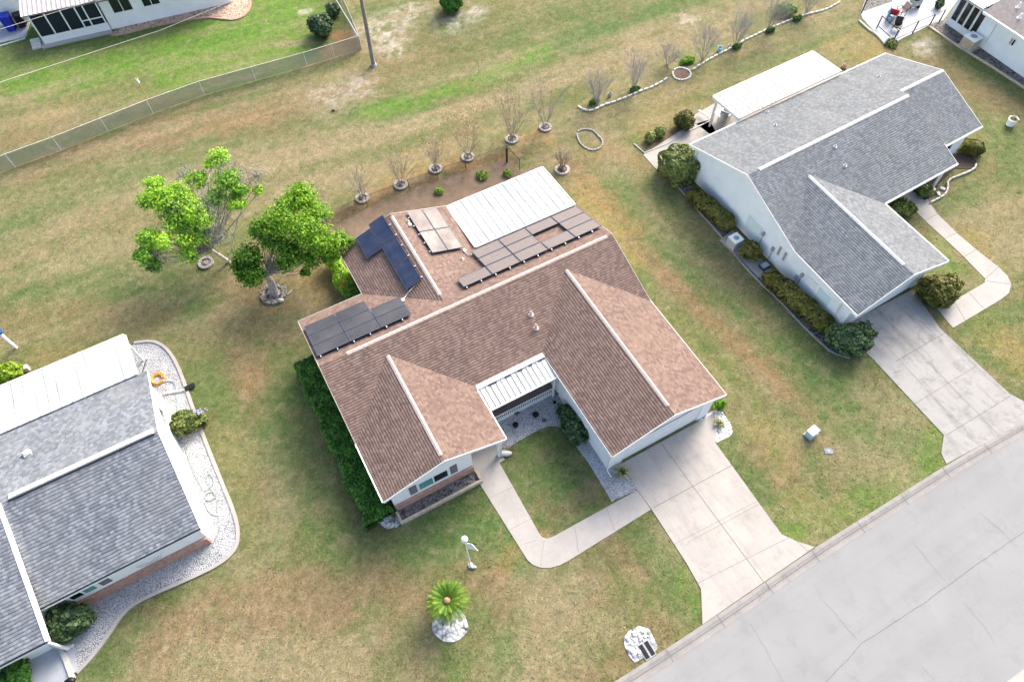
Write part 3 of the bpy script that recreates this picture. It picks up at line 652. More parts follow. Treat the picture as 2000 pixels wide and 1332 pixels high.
def ridge(root, F, a, b, mat, w=.26, lift=.045, slope=.34, name='ridge_cap'):
    A, B = F(*a), F(*b); d = (B - A).normalized(); s = Vector((d.y, -d.x, 0)).normalized(); m = MB(); L = (B - A).length; n = max(2, int(L / .32))
    for i in range(n):
        p = A + (B - A) * (i / n); q = A + (B - A) * ((i + 1.02) / n); up0 = Vector((0, 0, lift)); up1 = Vector((0, 0, lift * .6)); dn = Vector((0, 0, -w / 2 * slope))
        m.face([p + s * w / 2 + dn + up0 * .6, q + s * w / 2 + dn + up1 * .6, q + up1, p + up0]); m.face([p + up0, q + up1, q - s * w / 2 + dn + up1 * .6, p - s * w / 2 + dn + up0 * .6])
        m.face([p + s * w / 2 + dn, p + s * w / 2 + dn + up0 * .6, p + up0, p - s * w / 2 + dn + up0 * .6, p - s * w / 2 + dn])
    return m.build(name, mat, root)
def wall_poly(F, pts, off, m):
    """wall with a vertical outline [(u, v, z)...] thickened by vector off (u, v)"""
    P = [F(*p) for p in pts]; o = F.U * off[0] + F.V * off[1]; Q = [p + o for p in P]; n = len(P)
    m.faces(P + Q, [tuple(range(n)), tuple(range(2 * n - 1, n - 1, -1))] + [(i, n + i, n + (i + 1) % n, (i + 1) % n) for i in range(n)])
def panel(root, F, u0, v0, u1, v1, zf, mat, label=None, cat=None, group=None, lift=.15, th=.045):
    """solar panel lying parallel to a roof plane zf(u, v)"""
    o = thing('solar_panel', label, cat, F((u0 + u1) / 2, (v0 + v1) / 2, zf((u0 + u1) / 2, (v0 + v1) / 2) + lift), F.ang, group)
    g_ = .012; fr = .035
    def q(a, b, c, d, h): return [F(a, b, zf(a, b) + h), F(c, b, zf(c, b) + h), F(c, d, zf(c, d) + h), F(a, d, zf(a, d) + h)]
    m = MB(); a, b, c, d = u0 + g_, v0 + g_, u1 - g_, v1 - g_
    m.hexa(q(a, b, c, b + fr, lift) + q(a, b, c, b + fr, lift + th)); m.hexa(q(a, d - fr, c, d, lift) + q(a, d - fr, c, d, lift + th))
    m.hexa(q(a, b + fr, a + fr, d - fr, lift) + q(a, b + fr, a + fr, d - fr, lift + th)); m.hexa(q(c - fr, b + fr, c, d - fr, lift) + q(c - fr, b + fr, c, d - fr, lift + th))
    m.build('frame', 'pv_frame', o)
    m = MB(); m.hexa(q(a + fr, b + fr, c - fr, d - fr, lift + .004) + q(a + fr, b + fr, c - fr, d - fr, lift + th - .006)); m.build('glass', mat, o)
    return o
def window(root, F, axis, pos, a0, a1, z0, z1, panes, out, mats, frame='white', fw=.07, shutters=None, depth=.05):
    """window on a wall: axis 'v' = wall at constant v facing out (+1/-1)"""
    def bx(m, a, b, c, d, o0, o1):
        if axis == 'v': m.fbox(F, a, b, min(pos + out * o0, pos + out * o1), max(pos + out * o0, pos + out * o1), c, d)
        else: m.fbox(F, min(pos + out * o0, pos + out * o1), max(pos + out * o0, pos + out * o1), a, b, c, d)
    m = MB(); w = MB()
    bx(m, a0, a1, z0, z0 + fw, .002, depth); bx(m, a0, a1, z1 - fw, z1, .002, depth)
    n = len(panes); step = (a1 - a0 - fw) / n
    for i in range(n + 1): bx(m, a0 + i * step, a0 + i * step + fw, z0 + fw, z1 - fw, .002, depth)
    wo = m.build('window', frame, root)
    for i, pm in enumerate(panes):
        w = MB(); bx(w, a0 + i * step + fw + .003, a0 + (i + 1) * step - .003, z0 + fw + .003, z1 - fw - .003, .003, .02); w.build('pane', pm, wo)
    for s0, s1 in (shutters or []):
        h = MB(); bx(h, s0, s1, z0, z1, .002, .03); bx(h, s0 + .04, s1 - .04, z0 + .05, (z0 + z1) / 2 - .02, .03, .042); bx(h, s0 + .04, s1 - .04, (z0 + z1) / 2 + .02, z1 - .05, .03, .042); h.build('shutter', 'shutter', root)
    return wo
def ribbed_roof(root, F, u0, u1, v0, v1, z0, z1, mat, rib=.30, rh=.035, th=.05, name='patio_roof', ribw=.04, ribmat=None):
    """standing seam panels running down the slope from v0 (height z0) to v1 (height z1)"""
    m = MB(); n = int(round((u1 - u0) / rib)); s = (u1 - u0) / n
    zf = lambda v: z0 + (z1 - z0) * (v - v0) / (v1 - v0)
    c = [F(u0, v0, z0 - th), F(u1, v0, z0 - th), F(u1, v1, z1 - th), F(u0, v1, z1 - th)]
    m.hexa(c + [p + Vector((0, 0, th)) for p in c]); mats = [mat, ribmat or mat]; m.cur = 1
    for i in range(n + 1):
        u = u0 + i * s; a, b = max(u0, u - ribw / 2), min(u1, u + ribw / 2)
        q = [F(a, v0, z0 + .002), F(b, v0, z0 + .002), F(b, v1, z1 + .002), F(a, v1, z1 + .002)]; m.hexa(q + [p + Vector((0, 0, rh)) for p in q])
    return m.build(name, mats, root)
def vent_pipe(root, p, r=.06, h=.3, flash=True, mat='pipe', name='vent_pipe'):
    m = MB(); m.lathe(p, [(r, -.1), (r, h), (r * .7, h), (r * .7, h - .05)], 12)
    if flash: m.lathe(p, [(r * 2.6, -.02), (r * 2.2, .02), (r * 1.1, .06)], 12)
    return m.build(name, mat, root)
PT = .34
# ------------------------------------------------------------------ the brown house
F = FM
H1 = thing('ranch_house', 'single-storey house with brown shingle gable roof, two front wings and rooftop solar panels', 'house', F(9, 17, 0), F.ang)
E0, W0, E1 = -.25, 6.62, 10.85; E2 = 18.08; S0, N0 = 16.75, 25.4; RV = 21.07; RZ = 2.6 + (RV - S0) * PT
WZ = 2.6 + 3.43 * PT; WU = 3.18; WAV = S0 + (WZ - 2.6) / PT
GZ = 2.6 + 3.61 * PT; GU = 14.46; GAV = S0 + (GZ - 2.6) / PT
NZ = 2.6 + 3.65 * PT; NU = 7.35; NAV = N0 - (NZ - 2.6) / PT; NV = 29.15; WS, GS = 13.22, 9.72
e = 2.6
polys = [
 [(E0, RV, RZ), (E2, RV, RZ), (E2, S0, e), (GU, GAV, GZ), (E1, S0, e), (W0, S0, e), (WU, WAV, WZ), (E0, S0, e)],
 [(E0, RV, RZ), (E0, N0, e), (3.7, N0, e), (NU, NAV, NZ), (11.0, N0, e), (E2, N0, e), (E2, RV, RZ)],
 [(E0, S0, e), (WU, WAV, WZ), (WU, WS, WZ), (E0, WS, e)], [(WU, WAV, WZ), (W0, S0, e), (W0, WS, e), (WU, WS, WZ)],
 [(E1, S0, e), (GU, GAV, GZ), (GU, GS, GZ), (E1, GS, e)], [(GU, GAV, GZ), (E2, S0, e), (E2, GS, e), (GU, GS, GZ)],
 [(3.7, N0, e), (NU, NAV, NZ), (NU, NV, NZ), (3.7, NV, e)], [(NU, NAV, NZ), (11.0, N0, e), (11.0, NV, e), (NU, NV, NZ)]]
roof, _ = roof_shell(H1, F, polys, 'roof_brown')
for a, b, sl in (((E0 + 1.55, RV, RZ), (E2 - .35, RV, RZ), PT), ((WU, WAV - .1, WZ), (WU, WS + .35, WZ), PT), ((GU, GAV - .1, GZ), (GU, GS + .6, GZ), PT), ((NU, NV - .2, NZ), (NU, NAV + .5, NZ), PT)):
    ridge(roof, F, a, b, 'ridge_tan', .22)
fascia(H1, F, [((E0, N0, e), (3.7, N0, e), 0, 1), ((3.7, N0, e), (3.7, NV, e), -1, 0), ((3.7, NV, e), (NU, NV, NZ), 0, 1), ((NU, NV, NZ), (11, NV, e), 0, 1), ((E0, WS + 3.4, e), (E0, N0 - 4.33, RZ), -1, 0) if 0 else ((E0, S0, e), (E0, RV, RZ), -1, 0), ((E0, RV, RZ), (E0, N0, e), -1, 0), ((E2, RV, RZ), (E2, N0, e), 1, 0), ((E2, S0, e), (E2, RV, RZ), 1, 0)], 'fascia', .035)
fascia(H1, F, [((E0, WS, e), (E0, S0, e), -1, 0), ((W0, WS, e), (W0, S0, e), 1, 0), ((W0, S0, e), (E1, S0, e), 0, -1)], 'fascia_w', .07, .14, .01, name='gutter')
fascia(H1, F, [((E1, GS, e), (E1, S0, e), -1, 0)], 'fascia_w', .02, .14, .0, name='gutter'); fascia(H1, F, [((E2, GS, e), (E2, S0 + .1, e), 1, 0)], 'fascia', .06, .14, .01, name='gutter')
fascia(H1, F, [((E0, WS, e), (WU, WS, WZ), 0, -1), ((WU, WS, WZ), (W0, WS, e), 0, -1), ((E1, GS, e), (GU, GS, GZ), 0, -1), ((GU, GS, GZ), (E2, GS, e), 0, -1)], 'fascia_w', .03, .20, .012)
m = MB(); T = .14
def gable_wall(m, F, u0, u1, v, zr, ur, out, base=0.0, eave=2.48):
    wall_poly(F, [(u0, v, base), (u1, v, base), (u1, v, zr(u1)), (ur, v, zr(ur)), (u0, v, zr(u0))] if u0 < ur < u1 else [(u0, v, base), (u1, v, base), (u1, v, zr(u1)), (u0, v, zr(u0))], (0, out), m)
zrW = lambda u: WZ - abs(u - WU) * PT - .13; zrG = lambda u: GZ - abs(u - GU) * PT - .13; zrN = lambda u: NZ - abs(u - NU) * PT - .13
wall = MB()
gable_wall(wall, F, .15, 4.72, 13.5, zrW, WU, T)                                   # front of the west wing
wall_poly(F, [(4.72, 13.5, 2.25), (6.42, 13.5, 2.25), (6.42, 13.5, zrW(6.42)), (4.72, 13.5, zrW(4.72))], (0, T), wall)   # over the entry
wall_poly(F, [(4.72, 13.64, 0), (4.72, 16.3, 0), (4.72, 16.3, 2.47), (4.72, 13.64, 2.47)], (-T, 0), wall)
wall.fbox(F, .15, .15 + T, 13.64, 25.0, 0, 2.47); wall.fbox(F, 4.72, 11.06, 16.9, 17.04, 0, 2.47)
wall.fbox(F, 11.06, 11.06 + T, 10.14, 16.895, 0, 2.47); wall.fbox(F, 17.6, 17.6 + T, 10.14, 25.0, 0, 2.47)
wall.fbox(F, .29, 4.1, 25.0, 25.14, 0, 2.47); wall.fbox(F, 11.0, 17.6, 25.0, 25.14, 0, 2.47); wall.fbox(F, 4.1, 4.24, 25.0, 28.8, 0, 2.47); wall.fbox(F, 10.55, 10.69, 25.0, 28.8, 0, 2.47)
gable_wall(wall, F, 4.1, 10.6, 28.8, zrN, NU, T)
wall_poly(F, [(11.06, 10.0, 2.15), (17.74, 10.0, 2.15), (17.74, 10.0, zrG(17.74)), (GU, 10.0, zrG(GU)), (11.06, 10.0, zrG(11.06))], (0, T), wall)
wall.fbox(F, 11.06, 12.0, 10.0, 10.14, 0, 2.149); wall.fbox(F, 17.0, 17.74, 10.0, 10.14, 0, 2.149)
for uu, zz in ((.22, 0), (17.67, 0)):
    wall_poly(F, [(uu, 16.9, 2.4), (uu, 25.0, 2.4), (uu, RV, RZ - .14)], (.05, 0), wall)
wall.build('wall', 'wall_white', H1)
gd = MB(); gd.fbox(F, 12.003, 16.997, 10.06, 10.11, .03, 2.147)
for k in range(4): gd.fbox(F, 12.1, 16.9, 10.045, 10.06, .08 + k * .52, .50 + k * .52)
gdo = gd.build('garage_door', 'white', H1)
m = MB(); m.fbox(F, 11.9, 17.1, 9.965, 9.998, 2.16, 2.24); m.build('door_trim', 'grey', H1)
m = MB(); m.fbox(F, .2, 4.7, 13.36, 13.497, 0, .78); m.build('brick_skirt', 'brick_skirt', H1)
window(H1, F, 'v', 13.5, 1.6, 3.35, 1.02, 2.02, ['glass_teal', 'glass_dark'], -1, None, shutters=[(1.13, 1.53), (3.45, 3.85)])
m = MB(); m.cbox(F(6.33, 13.55, 0), (.16, .16, 2.26), F.ang); m.build('porch_post', 'white', H1)
m = MB(); m.fbox(F, 4.73, 6.5, 13.2, 16.88, .005, .035); m.build('porch_floor', 'conc_walk', H1)
m = MB(); m.fbox(F, 6.75, 11.04, 15.4, 16.88, .005, .10); m.build('porch_floor', 'porch_floor', H1)
rl = MB(); rl.fbox(F, 6.75, 10.93, 15.40, 15.45, .60, .65); rl.fbox(F, 6.75, 10.93, 15.40, 15.45, .12, .17); n = 34
rail = rl.build('railing', 'white', H1)
for k in range(n + 1):
    m = MB(); m.cbox(F(6.8 + k * 4.1 / n, 15.425, .17), (.045, .03, .43), F.ang); m.build('baluster', 'white', rail)
m = MB(); m.fbox(F, 6.76, 11.04, 15.36, 15.398, .02, .11); m.build('porch_edge', 'white', H1)
m = MB()
for uu in (1.2, ): pass
# back window and door (seen from other sides)
window(H1, F, 'v', 25.14, 12.5, 14.3, .9, 2.0, ['glass_dark', 'glass_dark'], 1, None)
window(H1, F, 'u', 17.74, 18.0, 19.6, .9, 2.0, ['glass_dark', 'glass_dark'], 1, None); window(H1, F, 'u', .15, 19.0, 20.4, .9, 2.0, ['glass_dark'], -1, None)
# courtyard cover
cc = ribbed_roof(H1, F, 6.72, 10.80, 15.16, 16.44, 2.43, 2.56, 'court_metal', .315, .02, .04, 'court_cover', .03)
m = MB()
for k in range(14): m.fbox(F, 6.76 + k * .3135 - .018, 6.76 + k * .3135 + .018, 15.05, 16.42, 2.60, 2.602)
m2 = MB()
for k in range(14):
    u = 6.72 + k * .3138; q = [F(u + .02, 15.17, 2.436), F(u + .068, 15.17, 2.436), F(u + .068, 16.43, 2.563), F(u + .02, 16.43, 2.563)]; m2 = MB(); m2.hexa(q + [p + Vector((0, 0, .004)) for p in q]); m2.build('seam', 'dark', cc)
m = MB(); m.fbox(F, 6.66, 10.84, 16.45, 16.74, 2.50, 2.66); m.build('gutter', 'white', cc, bevel=.03)
m = MB(); m.fbox(F, 6.70, 10.82, 15.07, 15.155, 2.36, 2.46); m.build('gutter', 'white', cc, bevel=.02)
m = MB()
for k, (du, ww) in enumerate(((.5, .5), (1.5, .35), (2.3, .3), (3.0, .22), (3.6, .45))): m.fbox(F, 6.8 + du, 6.8 + du + ww, 16.38, 16.447, 2.57, 2.60 + .01 * (k % 2))
m.build('debris', 'dark', cc)
for uu in (6.80, 10.72):
    m = MB(); m.cbox(F(uu, 15.2, .1), (.09, .09, 2.27), F.ang); m.build('porch_post', 'white', cc)
# rear patio roof
pr = ribbed_roof(H1, F, 11.04, 18.12, 25.12, 29.15, 2.76, 2.52, 'patio_metal', .50, .035, .06, ribw=.05)
fascia(pr, F, [((11.04, 25.12, 2.76), (11.04, 29.15, 2.52), -1, 0), ((18.12, 25.12, 2.76), (18.12, 29.15, 2.52), 1, 0), ((11.04, 29.15, 2.52), (18.12, 29.15, 2.52), 0, 1)], 'fascia_w', .06, .15, .03, name='gutter')
m = MB(); m.fbox(F, 11.05, 18.1, 25.03, 25.118, 2.64, 2.80); m.build('gutter', 'grey', pr)
for uu in (11.2, 14.5, 17.95):
    m = MB(); m.cbox(F(uu, 29.0, 0), (.1, .1, 2.46), F.ang); m.build('porch_post', 'white', pr)
# roof vents
zS = lambda u, v: 2.6 + (v - S0) * PT; zN = lambda u, v: 2.6 + (N0 - v) * PT
def pix_uv(F, x, y, z): p = at(x, y, z); M2 = Matrix(((F.U.x, F.V.x), (F.U.y, F.V.y))).inverted(); q = M2 @ Vector((p.x, p.y)); return q.x, q.y
for x, y, z in ((1037, 612, 3.45), (1047, 636, 3.3)):
    u, v = pix_uv(F, x, y, z); vent_pipe(roof, F(u, v, zS(u, v)), .07, .32, mat='ridge_tan')
for x, y in ((901, 498), (797, 437)):
    u, v = pix_uv(F, x, y, 3.4); vent_pipe(roof, F(u, v, 2.6 + (11 - u) * PT), .06, .15, mat='ridge_tan')
m = MB(); m.tube([F(6.35, 13.18, 2.5), F(6.35, 13.3, 2.3), F(6.42, 13.46, 2.2), F(6.42, 13.46, .15)], .04); m.build('downspout', 'white', H1)
m = MB(); m.tube([F(10.9, 9.9, 2.5), F(10.99, 9.93, 2.3), F(10.99, 9.93, .12), F(10.99, 9.5, .06)], .045); m.build('downspout', 'white', H1)
# solar arrays
zW_ = lambda u, v: 2.6 + (u - 3.7) * PT; zE_ = lambda u, v: 2.6 + (11.0 - u) * PT
rows = [21.98, 22.93, 23.88, 24.83]
gl = 'solar panels on the %s'
place = ['left-hand', 'second', 'third', 'fourth', 'right-hand']
R3 = [('bottom', 0, [0, 1, 2, 3, 4]), ('middle', 1, [1, 2, 4]), ('top', 2, [1, 2, 3, 4])]
for nm, r, cs in R3:
    for k in cs:
        u0 = 8.72 + k * 1.86 + (0 if r == 0 else .0)
        lb = {0: 'sheen-painted solar panel jutting out alone at the left end of the row nearest the ridge'}.get(k) if r == 0 else None
        lb = lb or 'sheen-painted panel, %s, %s row below the white patio roof' % ({1: 'leftmost', 2: 'second from left', 3: 'just above the open gap', 4: 'rightmost'}[k] if r != 0 else {1: 'second from left', 2: 'third from left', 3: 'just under the open gap', 4: 'rightmost'}[k], nm)
        panel(None, F, u0, rows[r], u0 + 1.84, rows[r] + .935, zN, 'pv_sheen', lb, 'solar panel', gl % 'rear slope by the patio roof')
rows = [21.70, 22.65, 23.60]
for nm, r, cs in (('bottom', 0, [0, 1, 2]), ('middle', 1, [0, 1, 2]), ('top', 2, [0, 1])):
    for k in cs:
        u0 = -.12 + k * 1.84
        panel(None, F, u0, rows[r], u0 + 1.825, rows[r] + .935, zN, 'pv_black', 'black panel, %s in the %s row of the far left array' % (['left', 'middle', 'right'][k], nm), 'solar panel', gl % 'left rear slope')
for k in range(3):
    panel(None, F, 5.90, 23.72 + k * 1.87, 6.92, 25.57 + k * 1.87, zW_, 'pv_blue', 'dark blue panel, %s of the long column of three' % ['lowest', 'middle one', 'topmost'][k], 'solar panel', gl % 'blue west slope')
panel(None, F, 4.86, 27.20, 5.88, 29.02, zW_, 'pv_blue', 'dark blue solar panel standing alone to the left of the long blue column', 'solar panel', gl % 'blue west slope')
for i, (a, b) in enumerate(((8.32, 25.28), (9.32, 25.28), (8.32, 27.14), (9.32, 27.14))):
    panel(None, F, a, b, a + .985, b + 1.84, zE_, 'pv_sheen', 'sheen-painted panel at the %s of the square block of four' % ['bottom left', 'bottom right', 'top left', 'top right'][i], 'solar panel', gl % 'block of four east slope')
# mounting feet under the arrays
MT = [(F(float(u), 21.92, zN(0, 21.92) - .02), (.05, .12, .16)) for u in np.arange(8.9, 17.9, .93)] + [(F(float(u), 21.64, zN(0, 21.64) - .02), (.05, .12, .16)) for u in np.arange(.05, 5.4, .95)]
MT += [(F(8.26, float(v), zE_(8.26, 0) - .02), (.12, .05, .15)) for v in np.arange(25.5, 29, .75)] + [(F(6.99, float(v), zW_(6.99, 0) - .02), (.12, .05, .15)) for v in np.arange(23.9, 29, .9)]
for p_, s_ in MT: m = MB(); m.cbox(p_, s_, F.ang); m.build('panel_mount', 'galv', H1)
m = MB()
m.tube([F(10.2, 25.2, zE_(10.2, 0) + .05), F(10.35, 24.7, zE_(10.35, 0) + .1), F(10.5, 24.5, zN(0, 24.5) + .1)], .02)
m.tube([F(5.5, 23.3, zN(0, 23.3) + .05), F(5.9, 23.55, zW_(5.9, 0) + .06), F(6.4, 23.7, zW_(6.4, 0) + .06)], .02); m.tube([F(7.9, 27.9, zE_(7.9, 0) + .03), F(8.3, 27.9, zE_(8.3, 0) + .03)], .015)
m.build('conduit', 'galv', H1)
for p in (F(10.3, 25.1, zE_(10.3, 0)), F(8.1, 27.95, zE_(8.1, 0)), F(5.45, 23.25, zN(0, 23.25))):
    m = MB(); m.cbox(p, (.16, .2, .12), F.ang); m.build('junction_box', 'white', H1)
# raised planter before the west wing
pl = thing('raised_planter', 'low block planter bed with dry mulch along the front wall of the brown house', 'planter', F(2.3, 13.0, 0), F.ang)
m = MB(); m.fbox(F, .05, 4.85, 12.62, 12.76, 0, .32); m.fbox(F, .05, .19, 12.763, 13.34, 0, .318); m.fbox(F, 4.71, 4.85, 12.763, 13.34, 0, .318); m.build('border', 'stone_tan', pl, bevel=.015)
m = MB(); m.fbox(F, .195, 4.705, 12.765, 13.34, 0, .2); m.build('mulch', 'gravel_dark', pl)
# ------------------------------------------------------------------ the grey-roofed neighbour on the right
F = FR
H2 = thing('neighbour_house', 'white house with grey shingle roof and attached garage, right of the brown house', 'house', F(36, 18, 0), F.ang)
e = 2.6; A0, A1, A2 = 27.74, 42.0, 46.2; S_, N_ = 14.4, 25.0; RV2 = 19.7; RZ2 = 2.6 + 5.3 * PT
g0, g1, gu = 27.74, 35.25, 31.49; gz = 2.6 + 3.755 * PT; gav = S_ + 3.755; gs = 9.12
wS = 15.95; wv = 20.45; wz = 2.6 + 4.5 * PT
polys = [[(A0, RV2, RZ2), (A1, RV2, RZ2), (A1, S_, e), (g1, S_, e), (gu, gav, gz), (g0, S_, e)],
 [(A0, RV2, RZ2), (A1, RV2, RZ2), (A1, N_, e - .0), (A0, N_, e)],
 [(g0, S_, e), (gu, gav, gz), (gu, gs, gz), (g0, gs, e)], [(gu, gav, gz), (g1, S_, e), (g1, gs, e), (gu, gs, gz)]]
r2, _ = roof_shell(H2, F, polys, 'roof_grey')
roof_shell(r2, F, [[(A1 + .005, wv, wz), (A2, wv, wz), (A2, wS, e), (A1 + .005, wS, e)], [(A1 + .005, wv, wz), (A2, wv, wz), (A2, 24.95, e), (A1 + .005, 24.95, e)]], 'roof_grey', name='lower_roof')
for a, b in (((A0 + .9, RV2, RZ2), (A1 - .2, RV2, RZ2)), ((gu, gav - .2, gz), (gu, gs + .8, gz)), ((A1 + .02, wv, wz), (A2 - .05, wv, wz))): ridge(r2, F, a, b, 'ridge_grey', .24)
fascia(H2, F, [((A0, N_, e), (32.0, N_, e), 0, 1), ((41.6, N_, e), (A2, 24.97, e), 0, 1), ((A1, S_, e), (g1, S_, e), 0, -1), ((g1, gs, e), (g1, S_, e), 1, 0), ((A2, wS, e), (A1 + .02, wS, e), 0, -1)], 'fascia_w', .08, .14, .01, name='gutter')
fascia(H2, F, [((A0, gs, e), (A0, S_, e), -1, 0), ((A0, S_, e), (A0, RV2, RZ2), -1, 0), ((A0, RV2, RZ2), (A0, N_, e), -1, 0), ((A2, wS, e), (A2, wv, wz), 1, 0), ((A2, wv, wz), (A2, 24.95, e), 1, 0), ((g0, gs, e), (gu, gs, gz), 0, -1), ((gu, gs, gz), (g1, gs, e), 0, -1), ((A1, S_, e), (A1, 15.9, e + .51), 1, 0)], 'fascia_w', .03, .20, .008)
w = MB()
wall_poly(F, [(27.95, 9.6, 0), (27.95, 24.6, 0), (27.95, 24.6, 2.58), (27.95, RV2, RZ2 - .13), (27.95, 14.6, 2.53), (27.95, 9.6, 2.5)], (.14, 0), w)
wall_poly(F, [(28.09, 9.6, 2.15), (34.9, 9.6, 2.15), (34.9, 9.6, 2.58), (gu, 9.6, gz - .13), (28.09, 9.6, 2.56)], (0, .14), w)
w.fbox(F, 28.09, 28.9, 9.6, 9.74, 0, 2.149); w.fbox(F, 34.3, 34.9, 9.6, 9.74, 0, 2.149); w.fbox(F, 34.76, 34.9, 9.74, 16.2, 0, 2.47)
w.fbox(F, 34.9, 41.9, 16.2, 16.34, 0, 2.47); w.fbox(F, 41.9, 45.8, 16.35, 16.49, 0, 2.47); w.fbox(F, 28.09, 45.8, 24.5, 24.6, 0, 2.47)
wall_poly(F, [(45.8, 16.35, 0), (45.8, 24.6, 0), (45.8, 24.6, 2.55), (45.8, wv, wz - .13), (45.8, 16.35, 2.55)], (.14, 0), w)
wall_poly(F, [(41.86, S_ + .2, 2.5), (41.86, wv, 2.5), (41.86, wv, wz - .05), (41.86, RV2, RZ2 - .12), (41.86, S_ + .2, 2.56)], (.12, 0), w)
w.build('wall', 'wall_blue', H2)
m = MB(); m.fbox(F, 28.905, 34.295, 9.66, 9.71, .03, 2.147)
for k in range(4): m.fbox(F, 29.0, 34.2, 9.645, 9.66, .08 + k * .52, .50 + k * .52)
m.build('garage_door', 'white', H2)
window(H2, F, 'u', 27.95, 14.85, 15.65, .95, 1.85, ['grey', 'white', 'grey'], -1, None, fw=.05)
window(H2, F, 'u', 27.95, 12.2, 13.0, 1.1, 1.8, ['white'], -1, None, fw=.04)
window(H2, F, 'v', 24.6, 30, 31.4, .9, 2.0, ['glass_dark', 'glass_dark'], 1, None); window(H2, F, 'v', 16.35, 43, 44.6, .9, 2.0, ['glass_dark', 'glass_dark'], -1, None)
for a0, a1, z0, z1 in ((17.3, 18.6, .6, 1.75), (11.0, 12.0, .7, 1.75)):
    m = MB(); m.fbox(F, 27.92, 27.948, a0, a1, z0, z1); m.build('access_panel', simple('panel_mint', (.60, .72, .70, 1), .6, .05, 2), H2)
for v, z in ((17.05, 1.35), (15.95, 1.0), (13.6, .8), (13.35, 1.3)):
    m = MB(); m.cbox(F(27.86, v, z), (.14, .2, .28), F.ang); m.tube([F(27.9, v, z), F(27.9, v, .1)], .018); m.build('utility_box', 'grey', H2)
for v in (10.3, 24.3): m = MB(); m.tube([F(27.88, v, 2.45), F(27.88, v, .1), F(27.6, v, .05)], .04); m.build('downspout', 'white', H2)
for x, y, z in ((1648, 328, 3.5), (1628, 292, 3.9)):
    u, v = pix_uv(F, x, y, z); vent_pipe(r2, F(u, v, 2.6 + (v - S_) * PT), .06, .18, mat='ridge_grey')
for x, y, z in ((1515, 243, 3.4), (1716, 150, 3.3), (1500, 213, 3.0)):
    u, v = pix_uv(F, x, y, z); vent_pipe(r2, F(u, v, 2.6 + (N_ - v) * PT), .055, .15, mat='ridge_grey')
for u, v in ((41.7, 14.75), (36.6, 14.9)):
    m = MB(); m.cbox(F(u, v, 0), (.13, .13, 2.47), F.ang); m.build('porch_post', 'white', H2)
p2_ = ribbed_roof(H2, F, 32.05, 41.55, 25.06, 27.95, 2.86, 2.66, 'patio_metal_clean', .42, .035, .10, ribw=.05)
fascia(p2_, F, [((32.05, 25.06, 2.86), (32.05, 27.95, 2.66), -1, 0), ((41.55, 25.06, 2.86), (41.55, 27.95, 2.66), 1, 0), ((32.05, 27.95, 2.66), (41.55, 27.95, 2.66), 0, 1)], 'white', .08, .2, .02, name='gutter')
for u in (32.25, 35.3, 38.4, 41.35):
    m = MB(); m.cbox(F(u, 27.7, 0), (.12, .12, 2.56), F.ang); m.build('porch_post', 'white', p2_)
m = MB(); m.tube([F(34.1, 24.85, 0), F(34.1, 24.85, .1)], .05)

# ------------------------------------------------------------------ the blue-grey neighbour on the left
F = FL
H3 = thing('neighbour_house', 'white house with blue-grey shingle roof and long white patio roof, at the left edge', 'house', F(-14, 20, 0), F.ang)
B0, B1, S3, N3 = -32.0, -8.33, 16.45, 26.52; RV3 = 21.42; RZ3 = 2.6 + 5.03 * PT; wg = -15.78
zS3 = lambda v: 2.6 + (v - S3) * PT; zN3 = lambda v: 2.6 + (N3 - v) * PT
r3, _ = roof_shell(H3, F, [[(wg, RV3, RZ3), (B1, RV3, RZ3), (B1, S3, e), (wg, S3, e)], [(B0, RV3, RZ3), (B1, RV3, RZ3), (B1, N3, e), (B0, N3, e)]], 'roof_grey_left')
roof_shell(r3, F, [[(B0, RV3 - .06, RZ3 + .10), (wg - .06, RV3 - .06, RZ3 + .10), (wg - .06, 14.86, 2.55), (B0, 14.86, 2.55)]], 'roof_grey_left', name='wing_roof')
fascia(r3, F, [((wg - .06, 14.86, 2.55), (wg - .06, RV3, RZ3 + .1), 1, 0)], 'fascia_w', .15, .22, .03)
fascia(H3, F, [((wg, S3, e), (B1, S3, e), 0, -1), ((B0, 14.86, 2.55), (wg, 14.86, 2.55), 0, -1)], 'dark', .05, .05, -.03, name='drip_edge')
fascia(H3, F, [((wg, S3, e), (B1, S3, e), 0, -1), ((B0, 14.86, 2.55), (wg, 14.86, 2.55), 0, -1)], 'fascia_w', .07, .12, -.09, name='gutter')
fascia(H3, F, [((B1, S3, e), (B1, RV3, RZ3), 1, 0), ((B1, RV3, RZ3), (B1, N3, e), 1, 0)], 'fascia_w', .03, .2, .008)
m = MB(); n = 78
for i in range(n):
    a = -15.3 + i * (6.75 / n); z = RZ3; q = [F(a, RV3 + .02, z + .03), F(a + .06, RV3 + .02, z + .03), F(a + .06, RV3 + .30, z - .07), F(a, RV3 + .30, z - .07)]; m.hexa(q + [p + Vector((0, 0, .05)) for p in q])
rc = MB(); q = [F(-15.35, RV3 - .02, RZ3 - .02), F(-8.5, RV3 - .02, RZ3 - .02), F(-8.5, RV3 + .34, RZ3 - .11), F(-15.35, RV3 + .34, RZ3 - .11)]; rc.hexa(q + [p + Vector((0, 0, .045)) for p in q]); rco = rc.build('ridge_vent', 'ridge_grey', r3)
m.build('vent_rib', 'white', rco)
m = MB(); m.fbox(F, -15.35, -8.5, RV3 - .10, RV3 - .025, RZ3 - .03, RZ3 + .035); m.build('ridge_gap', 'dark', rco)
w = MB()
wall_poly(F, [(-8.62, 16.8, 0), (-8.62, 26.2, 0), (-8.62, 26.2, 2.5), (-8.62, RV3, RZ3 - .13), (-8.62, 16.8, 2.6)], (-.14, 0), w)
